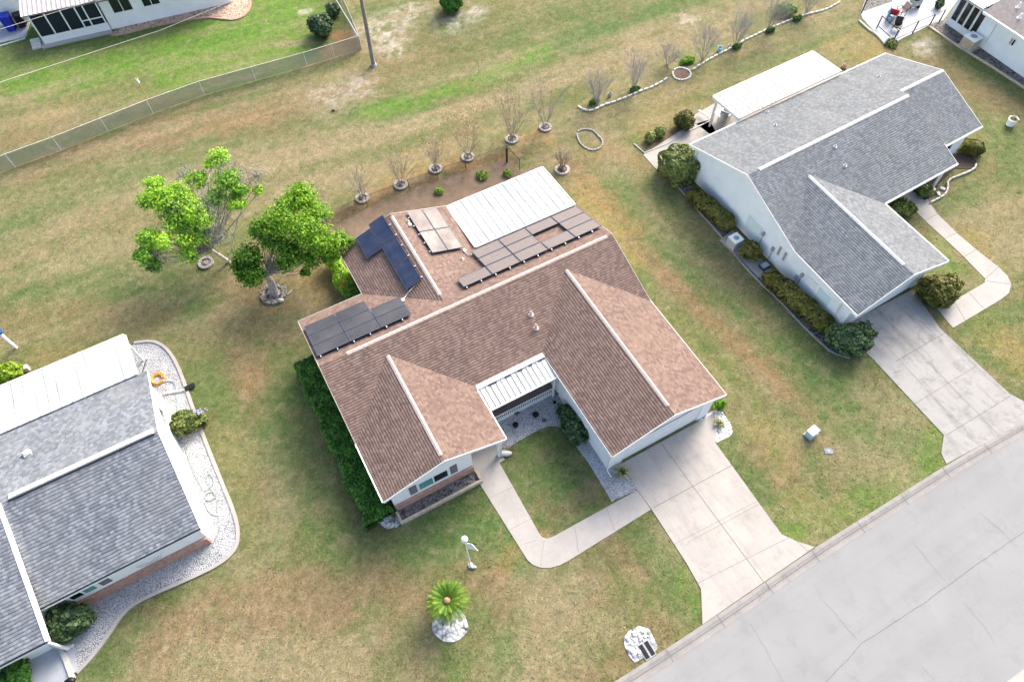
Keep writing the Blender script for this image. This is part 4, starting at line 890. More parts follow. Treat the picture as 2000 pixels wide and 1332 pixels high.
w.fbox(F, -16.2, -8.77, 16.8, 16.94, 0, 2.6); w.fbox(F, -31.5, -8.77, 26.0, 26.14, 0, 2.5); w.fbox(F, -16.35, -16.21, 15.5, 17.0, 0, 2.4); w.fbox(F, -31.5, -16.36, 15.5, 15.64, 0, 2.4)
w.build('wall', 'wall_white', H3)
m = MB(); m.fbox(F, -16.1, -8.66, 16.66, 16.797, 0, .75); m.build('brick_skirt', 'brick_skirt', H3)
window(H3, F, 'v', 16.8, -15.05, -13.75, 1.05, 1.75, ['glass_dark', 'glass_teal'], -1, None, shutters=[(-15.6, -15.15), (-13.62, -13.15)])
window(H3, F, 'u', -8.62, 23.3, 24.6, 1.1, 1.9, ['grey', 'glass_dark'], 1, None, fw=.05)
m = MB(); m.cbox(F(-8.55, 19.4, .9), (.1, .35, .3), F.ang); m.build('utility_box', 'white', H3)
m = MB()
for r_ in (.30, .45, .60):
    m.tube([F(-11.3 + r_ * math.cos(a), 16.77, 1.5 + r_ * .8 * math.sin(a) - .2) for a in np.linspace(math.pi, 2 * math.pi, 12)], .012)
m.build('wall_ornament', 'galv', H3)
p3_ = ribbed_roof(H3, F, -31.0, -8.9, 26.45, 29.5, 2.72, 2.56, 'patio_metal', .55, .03, .08, ribw=.05)
fascia(p3_, F, [((-31, 29.5, 2.56), (-8.9, 29.5, 2.56), 0, 1), ((-8.9, 26.45, 2.72), (-8.9, 29.5, 2.56), 1, 0)], 'fascia_w', .10, .14, .03, name='gutter')
for u in (-9.0, -12, -15, -18):
    m = MB(); m.cbox(F(u, 29.35, 0), (.1, .1, 2.5), F.ang); m.build('porch_post', 'white', p3_)
m = MB(); m.tube([F(-8.6, 26.6, 2.5), F(-8.6, 28.6, .9)], .03)
m.build('rail', 'dark', p3_)
u, v = pix_uv(F, 52, 886, 3.5); m = MB(); P = F(u, v, zN3(v)); m.cbox(P - Vector((0, 0, .1)), (.42, .42, .26), F.ang + .3, .8); vo = m.build('roof_vent', 'ridge_grey', r3, bevel=.03)
m = MB(); m.cbox(P + Vector((0, 0, .162)), (.2, .2, .05), F.ang + .3); m.build('vent_cap', 'pipe', vo)
m = MB(); m.fbox(F, -19.0, -15.9, 13.9, 16.8, .0, .05); m.build('porch_floor', 'paver_blue', H3)
for u in (-16.1,): m = MB(); m.cbox(F(u, 15.1, 0), (.12, .12, 2.4), F.ang); m.build('porch_post', 'white', H3)
structure('entry_walk', outline([(60, 1275), (118, 1262), (148, 1322), (150, 1345), (60, 1345)], z1=.035), 'paver_blue')
structure('walk_edge', curb(px([(88, 1262), (118, 1266), (130, 1290), (143, 1326)]), [(-.13, 0), (-.13, .16), (.07, .16), (.07, 0)]), 'flagstone')
structure('porch_slab', outline([(-20, 1325), (95, 1262), (112, 1270), (70, 1300), (20, 1345), (-20, 1345)], z1=.045), 'conc_walk')

# ------------------------------------------------------------------ house at the top left
M['pinkish_metal'] = simple('pinkish_metal', (.30, .26, .27, 1), .6, .1, 3)
F = FT
H4 = thing('neighbour_house', 'white house with a screened porch and brick-lined bed, cut by the top left corner', 'house', F(-10, 64, 0), F.ang)
w = MB(); w.fbox(F, -12.2, -2.2, 61.95, 62.1, 0, 2.7); w.fbox(F, -2.34, -2.2, 62.1, 72, 0, 2.7); w.fbox(F, -25, -18.4, 66.0, 66.15, 0, 2.7); w.fbox(F, -18.4, -12.2, 64.8, 64.95, 0, 2.7)
w.build('wall', 'wall_white', H4)
for a, b in ((-11.45, -9.85), (-9.05, -7.65), (-6.2, -5.0)): window(H4, F, 'v', 61.95, a, b, 1.25, 2.5, ['glass_dark', 'glass_dark'], -1, None, fw=.06)
roof_shell(H4, F, [[(-12.2, 61.4, 2.8), (-1.7, 61.4, 2.8), (-1.7, 67, 4.7), (-12.2, 67, 4.7)], [(-12.2, 67, 4.7), (-1.7, 67, 4.7), (-1.7, 72, 2.9), (-12.2, 72, 2.9)], [(-25, 65.6, 2.8), (-12.2, 65.6, 2.8), (-12.2, 69, 4.2), (-25, 69, 4.2)]], 'roof_grey')
# screened porch
kb = MB(); kb.fbox(F, -17.5, -12.25, 61.80, 61.90, 0, .75); kb.fbox(F, -17.5, -17.4, 61.9, 64.8, 0, .75); po = kb.build('porch_wall', 'white', H4)
m = MB(); m.fbox(F, -17.75, -12.2, 61.35, 64.8, -.02, .12); m.build('porch_floor', 'conc_walk', H4)
m = MB(); m.fbox(F, -17.48, -12.27, 61.84, 61.86, .755, 2.45); m.fbox(F, -17.46, -17.44, 61.9, 64.8, .755, 2.45); m.build('screen', 'screen', po)
for k, u in enumerate((-17.45, -16.3, -15.1, -14.0, -13.4, -12.35)):
    m = MB(); m.fbox(F, u - .05, u + .05, 61.79, 61.91, .76 if k else 0, 2.5); m.build('porch_post', 'white', po)
m = MB(); m.fbox(F, -17.5, -12.25, 61.80, 61.90, 1.55, 1.62) if 0 else m.fbox(F, -14.0, -12.3, 61.80, 61.90, 1.25, 1.33); m.build('rail', 'white', po)
ribbed_roof(H4, F, -17.95, -12.2, 61.85, 65.2, 2.62, 2.85, M['pinkish_metal'], .37, .05, .08, 'porch_roof', .15, 'white')
for i in range(3):
    m = MB(); m.fbox(F, -18.5 - i * .0, -17.78, 61.55 + i * .3, 61.84 + i * .3, 0, .14 + i * .14); m.build('step', 'flagstone', H4)
structure('house_bed', slab(smooth_line(px([(212, 68), (222, 72), (300, 48), (400, 36), (430, 38), (460, 40), (482, 28), (489, 10), (484, -10), (440, -10), (300, 20)]), 1), -.02, .02), 'gravel_pink')
structure('bed_edging', curb(smooth_line(px([(216, 68), (232, 71), (300, 52), (400, 35), (432, 38), (460, 41), (482, 30), (491, 10), (486, -10)]), 1), [(-.08, -.02), (-.08, .10), (.08, .10), (.08, -.02)]), 'brick_skirt')
structure('side_slab', outline([(-40, 95), (52, 73), (60, 40), (-40, 20)], z1=.05), 'paver_blue')
structure('slab_edge', curb(px([(-40, 104), (50, 76)]), [(-.06, -.02), (-.06, .07), (.06, .07), (.06, -.02)]), 'flagstone')
def bin_(x, y, mat, label, rz=.3, s=1.0):
    t = thing('wheelie_bin', label, 'bin', at(x, y, .05), rz, 'bins beside the screened porch'); c = Vector((0, 0, 0)); c = t.location
    m = MB(); m.cbox(c + Vector((0, 0, .06)), (.50 * s, .58 * s, .95 * s), rz, 1.18); m.build('body', mat, t, bevel=.04)
    m = MB(); m.cbox(c + Vector((0, 0, 1.02 * s)), (.64 * s, .74 * s, .07), rz, .9); m.build('lid', mat, t, bevel=.02)
    for sx in (-1, 1):
        m = MB(); a = c + Vector((math.cos(rz), math.sin(rz), 0)) * .27 * sx + Vector((-math.sin(rz), math.cos(rz), 0)) * .25 + Vector((0, 0, .11)); m.tube([a, a + Vector((math.cos(rz), math.sin(rz), 0)) * .06 * sx], .11, 12); m.build('wheel', 'black', t)
bin_(25, 58, 'blue_bin', 'tall blue wheeled bin left of the screened porch', .3, 1.25); bin_(46, 52, 'black', 'round black bin between the blue bin and the screened porch', .5, 1.05)

# ------------------------------------------------------------------ house at the top right
F = FR
H5 = thing('neighbour_house', 'pale blue house wall with four tall dark windows, cut by the top right corner', 'house', F(60, 22, 0), F.ang)
w = MB(); w.fbox(F, 56.9, 57.04, 12, 27.2, 0, 2.6); w.fbox(F, 57.04, 66, 27.06, 27.2, 0, 2.6); w.fbox(F, 57.04, 66, 12, 12.14, 0, 2.6); w.build('wall', 'wall_blue', H5)
for i in range(4):
    a = 26.95 - i * .66 - .58; window(H5, F, 'u', 56.9, a, a + .60, .55, 2.42, ['glass_dark'], -1, None, fw=.05)
ribbed_roof(H5, F, 56.3, 63, 24.75, 27.5, 2.86, 2.80, 'patio_metal_clean', .5, .03, .1, 'porch_roof')
r5, _ = roof_shell(H5, F, [[(56.45, 11.5, 2.66), (56.45, 24.6, 2.66), (61.5, 24.6, 4.3), (61.5, 11.5, 4.3)], [(61.5, 11.5, 4.3), (61.5, 24.6, 4.3), (66.5, 24.6, 2.66), (66.5, 11.5, 2.66)]], simple('brown_grey_roof', (.24, .21, .20, 1), .9, .2, 4, bump=.4))
fascia(H5, F, [((56.45, 24.6, 2.66), (56.45, 11.5, 2.66), -1, 0)], 'fascia_w', .12, .16, .02, name='gutter')
vent_pipe(r5, F(58.2, 23.2, 3.2), .07, .4, mat='white'); vent_pipe(r5, F(57.6, 22.4, 3.0), .08, .35, mat='white')
window(H5, F, 'u', 56.9, 21.3, 21.75, 1.45, 2.0, ['glass_dark', 'grey'], -1, None, fw=.04)
m = MB(); m.tube([F(56.84, 23.3, 2.5), F(56.84, 23.3, .6)], .015); m.build('conduit', 'galv', H5)
# ------------------------------------------------------------------ plants
def pxm(x, y, z=0): return (at(x + 1, y, z) - at(x, y, z)).length      # metres per photo pixel at that spot
def bush(name, label, cat, x, y, z, rp, h, mat, n, size, group=None, tint=(.1, .9), rp2=None, ang=0.0, seed=0, core=True, box=0.0, trunk=True):
    """bush whose crown centre is seen at (x, y) when z = half its height; rp = radius in photo pixels"""
    rng = random.Random(seed + int(x * 7 + y)); c = at(x, y, h * .5); k = pxm(x, y); rx = rp * k; ry = (rp2 or rp) * k
    t = thing(name, label, cat, (c.x, c.y, 0), ang, group); m = MB(); ca, sa = math.cos(ang), math.sin(ang)
    for i in range(n):
        if box:   # clipped hedge shape: superellipse
            v = [rng.uniform(-1, 1) for _ in range(3)]; ax = rng.randrange(5); s_ = 1 if rng.random() < .5 else -1
            if ax < 2: v[0] = s_ * rng.uniform(.86, 1)
            elif ax < 4: v[1] = s_ * rng.uniform(.86, 1)
            else: v[2] = rng.uniform(.82, 1)
            if rng.random() < .35: v[2] = rng.uniform(.86, 1)
            v = Vector(v); r_ = (abs(v.x) ** box + abs(v.y) ** box + abs(v.z) ** box) ** (1 / box)
            if r_ > 1: v /= r_
            bump = 1 + .10 * math.sin(v.x * 5 * rx + seed) * math.cos(v.y * 4 * ry + v.z * 3)
            v *= bump
        else:
            v = Vector((rng.gauss(0, 1), rng.gauss(0, 1), rng.gauss(0, 1))).normalized(); a = math.atan2(v.y, v.x)
            v *= rng.uniform(.72, 1.0) * (1 + .12 * math.sin(3 * a + seed) + .08 * math.sin(7 * a + 5 * v.z + seed * 2) + .06 * math.sin(9 * v.z + 4 * a))
        q = Vector((v.x * rx, v.y * ry, v.z * h * .5)); nr = Vector((v.x, v.y, v.z)) + Vector((rng.gauss(0, .5), rng.gauss(0, .5), rng.gauss(.3, .5)))
        cl = .20 * math.sin(q.x * 7 + seed) * math.sin(q.y * 6.3 + 1) * math.cos(q.z * 5)
        p = Vector((c.x + q.x * ca - q.y * sa, c.y + q.x * sa + q.y * ca, max(.03, h * .5 + q.z)))
        nr = Vector((nr.x * ca - nr.y * sa, nr.x * sa + nr.y * ca, nr.z))
        m.leaf(p, nr, size * rng.uniform(.7, 1.35), min(1, max(0, rng.uniform(*tint) + cl)), 1.2, rng)
    m.build('foliage', mat, t)
    if core:   # twiggy heart of the bush, so that no daylight shows right through
        m = MB()
        for i in range(26):
            a = rng.uniform(0, 6.28); rr = rng.uniform(.1, .7); top = Vector((rx * rr * math.cos(a), ry * rr * math.sin(a), h * rng.uniform(.45, .85)))
            top = Vector((top.x * ca - top.y * sa, top.x * sa + top.y * ca, top.z)); b0 = Vector((c.x, c.y, 0)) + top * .25; b0.z = 0
            m.tube([b0, Vector((c.x, c.y, 0)) + top * .6 + Vector((0, 0, .0)), Vector((c.x, c.y, 0)) + top], .03, 5, .012)
        m.build('stem', 'bark_pale', t)
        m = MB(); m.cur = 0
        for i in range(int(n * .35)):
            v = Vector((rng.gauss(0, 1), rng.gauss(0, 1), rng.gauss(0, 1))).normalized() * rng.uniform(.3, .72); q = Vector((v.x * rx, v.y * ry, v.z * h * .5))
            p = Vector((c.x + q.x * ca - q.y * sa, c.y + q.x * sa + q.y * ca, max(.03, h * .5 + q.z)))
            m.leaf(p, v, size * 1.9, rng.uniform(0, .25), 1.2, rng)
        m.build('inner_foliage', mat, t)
    return t
HU = FM.ang; HV = FM.ang + math.pi / 2
# clipped hedge along the west side of the brown house
hg = thing('clipped_hedge', 'long clipped dark green hedge along the left wall of the brown house', 'hedge', FM(-.85, 18.5, 0), FM.ang)
rng = random.Random(5); m = MB(); m2 = MB()
for i in range(15500):
    v = rng.uniform(13.15, 23.9); wd = .72 + .10 * math.sin(v * 2.1) + .06 * math.sin(v * 5.3); hh = 1.15 + .07 * math.sin(v * 3.1)
    f = rng.random(); u = rng.uniform(-1, 1); z = rng.random()
    if f < .30: u = -1 + rng.uniform(0, .10)
    elif f < .45: u = 1 - rng.uniform(0, .10)
    elif f < .92: z = 1 - rng.uniform(0, .10)
    if v < 13.3 or v > 23.75: pass
    if abs(u) > .85 and z > .85: u *= .94; z *= .95
    p = FM(-.82 + u * wd, v, .05 + z * hh); nr = FM.U * u + Vector((0, 0, z * .9)) + Vector((rng.gauss(0, .5), rng.gauss(0, .5), rng.gauss(0, .4)))
    tt = rng.uniform(.15, .85) + .2 * math.sin(v * 4.3) * math.sin(u * 3 + v)
    m.leaf(p, nr, rng.uniform(.10, .20), min(1, max(0, tt)), 1.2, rng)
m.build('foliage', 'leaf_hedge', hg)
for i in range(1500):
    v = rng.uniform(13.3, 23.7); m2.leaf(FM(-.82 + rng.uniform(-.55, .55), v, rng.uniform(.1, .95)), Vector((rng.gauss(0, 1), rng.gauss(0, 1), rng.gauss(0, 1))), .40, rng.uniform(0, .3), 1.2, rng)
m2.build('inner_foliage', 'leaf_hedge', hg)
m = MB()
for k in range(22): v = 13.5 + k * .47; m.tube([FM(-.82, v, 0), FM(-.82 + rng.uniform(-.3, .3), v + rng.uniform(-.2, .2), .8)], .03, 5, .015)
m.build('stem', 'bark_pale', hg)
# looser hedge by the north wing
hg = thing('flowering_hedge', 'loose yellow-green hedge with orange blooms by the back left wall of the brown house', 'hedge', FM(3.2, 28, 0), FM.ang)
m = MB(); fl = MB()
for i in range(5200):
    v = rng.uniform(25.75, 30.9); u = rng.uniform(-1, 1); z = rng.random() ** .5; wd = .50 + .12 * math.sin(v * 2.7); hh = 1.3 + .3 * math.sin(v * 1.9)
    p = FM(3.28 + u * wd, v, .05 + z * hh * (1 - .35 * u * u)); tt = rng.uniform(.2, .9) + (.25 if v > 27.5 else -.2)
    m.leaf(p, FM.U * u + Vector((0, 0, 1)) + Vector((rng.gauss(0, .5), rng.gauss(0, .5), 0)), rng.uniform(.11, .2), min(1, max(0, tt)), 1.3, rng)
m.build('foliage', 'leaf_bright', hg)
for i in range(70):
    p = FM(3.25 + rng.uniform(-.3, .35), rng.uniform(26.9, 28.0), rng.uniform(1.15, 1.5)); fl.leaf(p, Vector((0, -.3, 1)), .13, .5, 1, rng)
fl.build('bloom', 'flower_orange', hg)
m = MB()
for k in range(10): v = 26 + k * .5; m.tube([FM(3.3, v, 0), FM(3.3 + rng.uniform(-.3, .3), v + rng.uniform(-.2, .2), .9)], .025, 5, .012)
m.build('stem', 'bark_pale', hg)
bush('bushy_shrub', 'dark leafy shrub against the garage wall inside the courtyard', 'shrub', 1120, 828, 0, 24, 1.1, 'leaf_dark', 3000, .17, rp2=44, ang=HU, seed=3)
G2_ = 'shrubs around the grey-roofed house'
bush('box_shrub', 'big boxy clipped shrub at the back corner of the grey-roofed house', 'shrub', 1327, 322, 0, 33, 1.9, 'leaf_boxy', 5200, .15, G2_, rp2=36, ang=HU, seed=1, box=4)
bush('low_hedge', 'short olive hedge between the boxy shrub and the air conditioner', 'hedge', 1388, 408, 0, 15, .95, 'leaf_olive', 3800, .13, G2_, rp2=58, ang=HU + .12, seed=2, box=4, tint=(.15, .95))
bush('round_shrub', 'small round olive shrub just below the air conditioner of the grey-roofed house', 'shrub', 1467, 490, 0, 21, 1.0, 'leaf_olive', 2400, .12, G2_, seed=4)
bush('low_hedge', 'long olive clipped hedge beside the garage wall of the grey-roofed house', 'hedge', 1558, 588, 0, 17, 1.05, 'leaf_olive', 6200, .13, G2_, rp2=82, ang=HU + .12, seed=5, box=4, tint=(.15, .95))
bush('round_shrub', 'large dark round shrub at the left front corner of the grey-roofed garage', 'shrub', 1664, 660, 0, 45, 1.7, 'leaf_dark', 5600, .16, G2_, rp2=33, ang=.0, seed=6, tint=(.3, 1.0))
bush('round_shrub', 'large olive round shrub at the right front corner of the grey-roofed garage', 'shrub', 1836, 566, 0, 43, 1.6, 'leaf_olive', 5600, .15, G2_, rp2=34, ang=.3, seed=7, tint=(.0, .8))
bush('leafy_shrub', 'bright leafy shrub beside the path of the grey-roofed house', 'shrub', 1764, 405, 0, 23, 1.0, 'leaf_boxy', 1300, .26, G2_, rp2=15, ang=-.3, seed=8, tint=(.2, 1.0))
bush('leafy_shrub', 'small dark leafy shrub under the eave by the entry of the grey-roofed house', 'shrub', 1806, 372, 0, 14, .8, 'leaf_boxy', 700, .22, G2_, seed=9)
bush('low_hedge', 'low olive hedge at the far right corner of the grey-roofed house', 'hedge', 1898, 288, 0, 22, .9, 'leaf_olive', 2600, .13, G2_, rp2=12, ang=-.45, seed=10, box=4)
bush('round_shrub', 'round olive shrub on the pinkish bed behind the grey-roofed house', 'shrub', 1338, 234, 0, 20, 1.25, 'leaf_olive', 2300, .12, G2_, seed=11, tint=(.0, .75))
bush('round_shrub', 'yellow-green small shrub, right one of two in the bed behind the grey-roofed house', 'shrub', 1290, 257, 0, 11, .75, 'leaf_boxy', 900, .13, G2_, seed=12, tint=(.5, 1.0))
bush('round_shrub', 'yellow-green small shrub, left one of two in the bed behind the grey-roofed house', 'shrub', 1270, 268, 0, 10, .7, 'leaf_boxy', 800, .13, G2_, seed=13, tint=(.5, 1.0))
bush('flowering_shrub', 'leafy green shrub with lilac blooms beside the left neighbour gravel bed', 'shrub', 366, 824, 0, 32, 1.1, 'leaf_boxy', 2300, .24, rp2=22, ang=.2, seed=14, tint=(.0, .9))
m = MB()
for i in range(22): c = at(386 + random.gauss(0, 7), 803 + random.gauss(0, 4), 1.1); m.blob(c, (.05, .05, .05), 5, 4)
lil = [o for o in col.objects if o.name.startswith('flowering_shrub')][0]; m.build('bloom', 'lilac', lil)
bush('bushy_shrub', 'large dark bushy shrub in the corner by the left neighbour entry', 'shrub', 130, 1213, 0, 42, 1.7, 'leaf_dark', 5200, .19, rp2=36, ang=.4, seed=15, tint=(.1, .95))
bush('bushy_shrub', 'dark green shrub cut by the bottom left corner of the photo', 'shrub', 28, 1322, 0, 30, 1.1, 'leaf_hedge', 2400, .16, seed=16, tint=(.2, 1))
bush('bushy_shrub', 'lime green shrub behind the white patio roof at the left edge', 'shrub', 12, 730, 0, 32, 1.2, 'leaf_lime', 2600, .17, rp2=19, ang=.15, seed=17)
bush('round_shrub', 'dark round evergreen shrub near the fence corner behind', 'shrub', 626, 50, 0, 23, 1.7, 'leaf_dark', 3600, .16, 'round evergreens near the fence corner', seed=18, tint=(.1, .8))
bush('round_shrub', 'smaller dark round shrub beside the top of the side fence', 'shrub', 650, 20, 0, 13, 1.2, 'leaf_dark', 1400, .15, 'round evergreens near the fence corner', seed=19, tint=(.2, .9))
bush('round_shrub', 'dark green round shrub on pale stones at the top edge of the photo', 'shrub', 880, 2, 0, 22, 1.8, 'leaf_hedge', 2600, .17, seed=20, tint=(.2, .9))
bush('leafy_shrub', 'small bright shrub behind the right garage corner of the brown house', 'shrub', 1405, 788, 0, 12, .7, 'leaf_bright', 600, .16, seed=21)
bush('leafy_shrub', 'bright green low shrub behind the far end of the stone edging', 'shrub', 1535, 18, 0, 22, .8, 'leaf_bright', 1100, .16, rp2=14, seed=22, core=False)
bush('leafy_shrub', 'yellow-green clump beside the round stone ring', 'shrub', 1342, 118, 0, 16, .35, 'leaf_bright', 700, .14, rp2=9, ang=.4, seed=23, core=False)
bush('leafy_shrub', 'small green shrub on the patio edge in the top right corner', 'shrub', 1742, 84, 0, 12, .4, 'leaf_boxy', 400, .15, seed=24, core=False)
WG = 'lime weeds growing in the mulch behind the brown house'
for x, y, r_, l in ((942, 342, 12, 'larger lime green weed clump nearest the white patio roof'), (858, 372, 9, 'small lime green weed clump in the mulch above the solar panels'), (992, 338, 8, 'yellowish weed tuft beside the corner of the white patio roof')):
    bush('weed_clump', l, 'weed', x, y, 0, r_, .35, 'weed', 260, .16, WG, seed=int(x), core=False)
def spiky(x, y, r_, h, label, n=46, mat='leaf_pale', group=None):
    rng = random.Random(int(x)); c = at(x, y); t = thing('spiky_plant', label, 'plant', c, 0, group); m = MB()
    for i in range(n):
        a = rng.uniform(0, 6.28); L = r_ * rng.uniform(.5, 1.1); d = Vector((math.cos(a), math.sin(a), 0)); s = Vector((-d.y, d.x, 0)) * .025; zt = h * rng.uniform(.4, 1)
        p0 = c + d * .03; p1 = c + d * L * .5 + Vector((0, 0, zt)); p2 = c + d * L + Vector((0, 0, zt * .8)); tt = rng.uniform(.1, 1)
        m.face([p0 - s, p0 + s, p1 + s * 1.5, p1 - s * 1.5], tt); m.face([p1 - s * 1.5, p1 + s * 1.5, p2 + s * .2, p2 - s * .2], tt)
    m.build('leaf_blade', mat, t); return t
SG = 'pale spiky plants by the driveway'
spiky(1214, 925, .55, .5, 'pale yellow-green spiky plant at the garage corner beside the walk', 70, group=SG); spiky(1404, 828, .42, .35, 'pale spiky plant in the white gravel right of the garage', 46, group=SG)
spiky(1091, 768, .3, .3, 'thin dark plant in the back corner of the courtyard gravel', 26, 'leaf_dark'); spiky(1010, 808, .18, .15, 'tiny plant beside the courtyard railing', 14, 'leaf_dark')

# ---- bare crape myrtles: many pale stems fanning up from the base
def bare_tree(name, label, x, y, H, spread, mat, seed, stems=9, twig=1.0, group=None, r0=.035, haze=None, lean=(0, 0)):
    rng = random.Random(seed); c = at(x, y); t = thing(name, label, 'tree', c, 0, group); st = MB(); tw = MB()
    def grow(p, d, L, r, depth, mb):
        pts = [p]; q = p.copy(); dd = d.copy(); n = 4
        for i in range(n):
            dd = (dd + Vector((rng.gauss(0, .10), rng.gauss(0, .10), .03))).normalized(); q = q + dd * (L / n); pts.append(q.copy())
        mb.tube(pts, r, 4 if depth else 6, r * .5, cap=False)
        if depth < 2:
            for k in range(int((4 if depth == 0 else 5) * twig) + rng.randrange(2)):
                f = rng.uniform(.35, 1); b = pts[min(n, max(1, int(f * n)))]
                e_ = (dd + Vector((rng.gauss(0, .5), rng.gauss(0, .5), rng.gauss(.05, .25)))).normalized(); grow(b, e_, L * rng.uniform(.35, .6), r * .45, depth + 1, tw)
    for i in range(stems):
        a = 6.283 * i / stems + rng.uniform(-.3, .3); s = spread * rng.uniform(.35, 1.1); d = Vector((math.cos(a) * s + lean[0], math.sin(a) * s + lean[1], 1)).normalized()
        grow(c + Vector((math.cos(a), math.sin(a), 0)) * .06, d, H * rng.uniform(.55, .8), r0 * rng.uniform(.7, 1.2), 0, st)
    st.build('stem', mat, t); tw.build('twigs', mat, t)
    if haze:
        hm, n, sz = haze; m = MB()
        for i in range(n):
            a = rng.uniform(0, 6.28); f = rng.uniform(.45, 1.05); s = spread * math.sqrt(rng.random()) * .9; m.leaf(c + Vector((math.cos(a) * s * H * f + lean[0] * H * f, math.sin(a) * s * H * f + lean[1] * H * f, H * f)), Vector((rng.gauss(0, 1), rng.gauss(0, 1), 1)), sz * rng.uniform(.6, 1.3), rng.random(), 1.2, rng)
        m.build('foliage', hm, t)
    return t
def ring_bed(x, y, r_, label, group, n=11, mat='ring_stone', h=.13, soil='ring_soil'):
    c = at(x, y); t = thing('planter_ring', label, 'garden ring', c, random.uniform(0, 1), group); m = MB(); rng = random.Random(int(x))
    for k in range(n):
        a = 6.283 * k / n; w_ = 6.283 / n * .90; P = []
        for rr, zz in ((r_ * .62, 0), (r_, 0), (r_, h), (r_ * .64, h * rng.uniform(.8, 1))):
            P.append([(c + Vector((rr * math.cos(a - w_ / 2), rr * math.sin(a - w_ / 2), zz))), (c + Vector((rr * math.cos(a + w_ / 2), rr * math.sin(a + w_ / 2), zz)))])
        m.faces([P[0][0], P[1][0], P[1][1], P[0][1], P[3][0], P[2][0], P[2][1], P[3][1]], [(3, 2, 1, 0), (4, 5, 6, 7), (0, 1, 5, 4), (1, 2, 6, 5), (2, 3, 7, 6), (3, 0, 4, 7)])
    m.build('stone_ring', mat, t)
    m = MB(); m.lathe(c, [(.02, .05), (r_ * .60, .05), (r_ * .60, 0)], 14); m.build('soil', soil, t); return t
RG = 'stone block rings round the row of bare trees'; TG = 'bare crape myrtles in stone rings behind the brown house'
row = [(625, 425, 'half hidden under the green tree', 'bark_twig'), (708, 388, 'second from the left', 'bark_pale'), (783, 362, 'third from the left', 'bark_twig'), (851, 331, 'above the dark blue solar panels', 'bark_twig'), (914, 308, 'with yellowish seed heads, above the square block of panels', 'bark_twig'), (1000, 273, 'at the black fence corner post', 'bark_twig'), (1065, 250, 'at the right end of the row', 'bark_pale')]
for i, (x, y, l, mt) in enumerate(row):
    ring_bed(x, y, .50, 'round ring of pale blocks ' + l.replace('with yellowish seed heads, ', '') + (' of the row' if 'row' not in l else ''), RG, h=.12)
    bare_tree('crape_myrtle', 'bare multi-stemmed tree ' + l, x, y - 2, (2.6, 2.9, 3.2, 3.6, 4.3, 4.5, 4.3)[i], .42, mt, 40 + i, 11 + i % 3, 1.2, TG, .020, haze=('seed_tan' if i > 2 else 'leaf_pale', (80, 60, 90, 260, 900, 420, 260)[i], .07))
bare_tree('crape_myrtle', 'bare brown shrub beside the right corner of the white patio roof', 1098, 328, 1.7, .5, 'bark_twig', 61, 13, 1.0, None, .03)
ring_bed(1098, 332, .55, 'low dark ring round the bare shrub by the white patio roof', None, 13, 'bark_grey', .10, 'soil')
G3 = 'bare grey trees along the stone edging'
for i, (x, y, H, l) in enumerate(((1165, 203, 2.6, 'nearest the left end of the edging'), (1236, 175, 2.8, 'second from the left along the edging'), (1303, 128, 1.7, 'small dense one beside the round stone ring'), (1372, 118, 3.0, 'right of the round stone ring'), (1436, 90, 3.1, 'fifth from the left along the edging'), (1500, 62, 3.2, 'sixth from the left along the edging'), (1575, 26, 2.6, 'at the far right end of the edging'))):
    bare_tree('bare_tree', 'leafless grey tree ' + l, x, y, H * 1.25, .42 if i != 2 else .7, 'bark_grey', 80 + i, 13, 1.5, G3, .018, haze=('moss', 90 if i != 2 else 420, .05))
for x, y, l in ((1160, 200, 'left end'), (1240, 176, 'second'), (1440, 92, 'middle'), (1505, 60, 'third'), (1558, 38, 'far')):
    bush('ground_shrub', 'small dark clump at the foot of a bare tree, %s of the edging' % {'left end': 'left end', 'second': 'second from left', 'middle': 'middle', 'third': 'fourth from left', 'far': 'far right end'}[l], 'shrub', x, y - 2, 0, 11, .35, 'leaf_hedge', 320, .13, 'small clumps at the feet of the bare trees', rp2=6, ang=.45, seed=int(x), core=False)

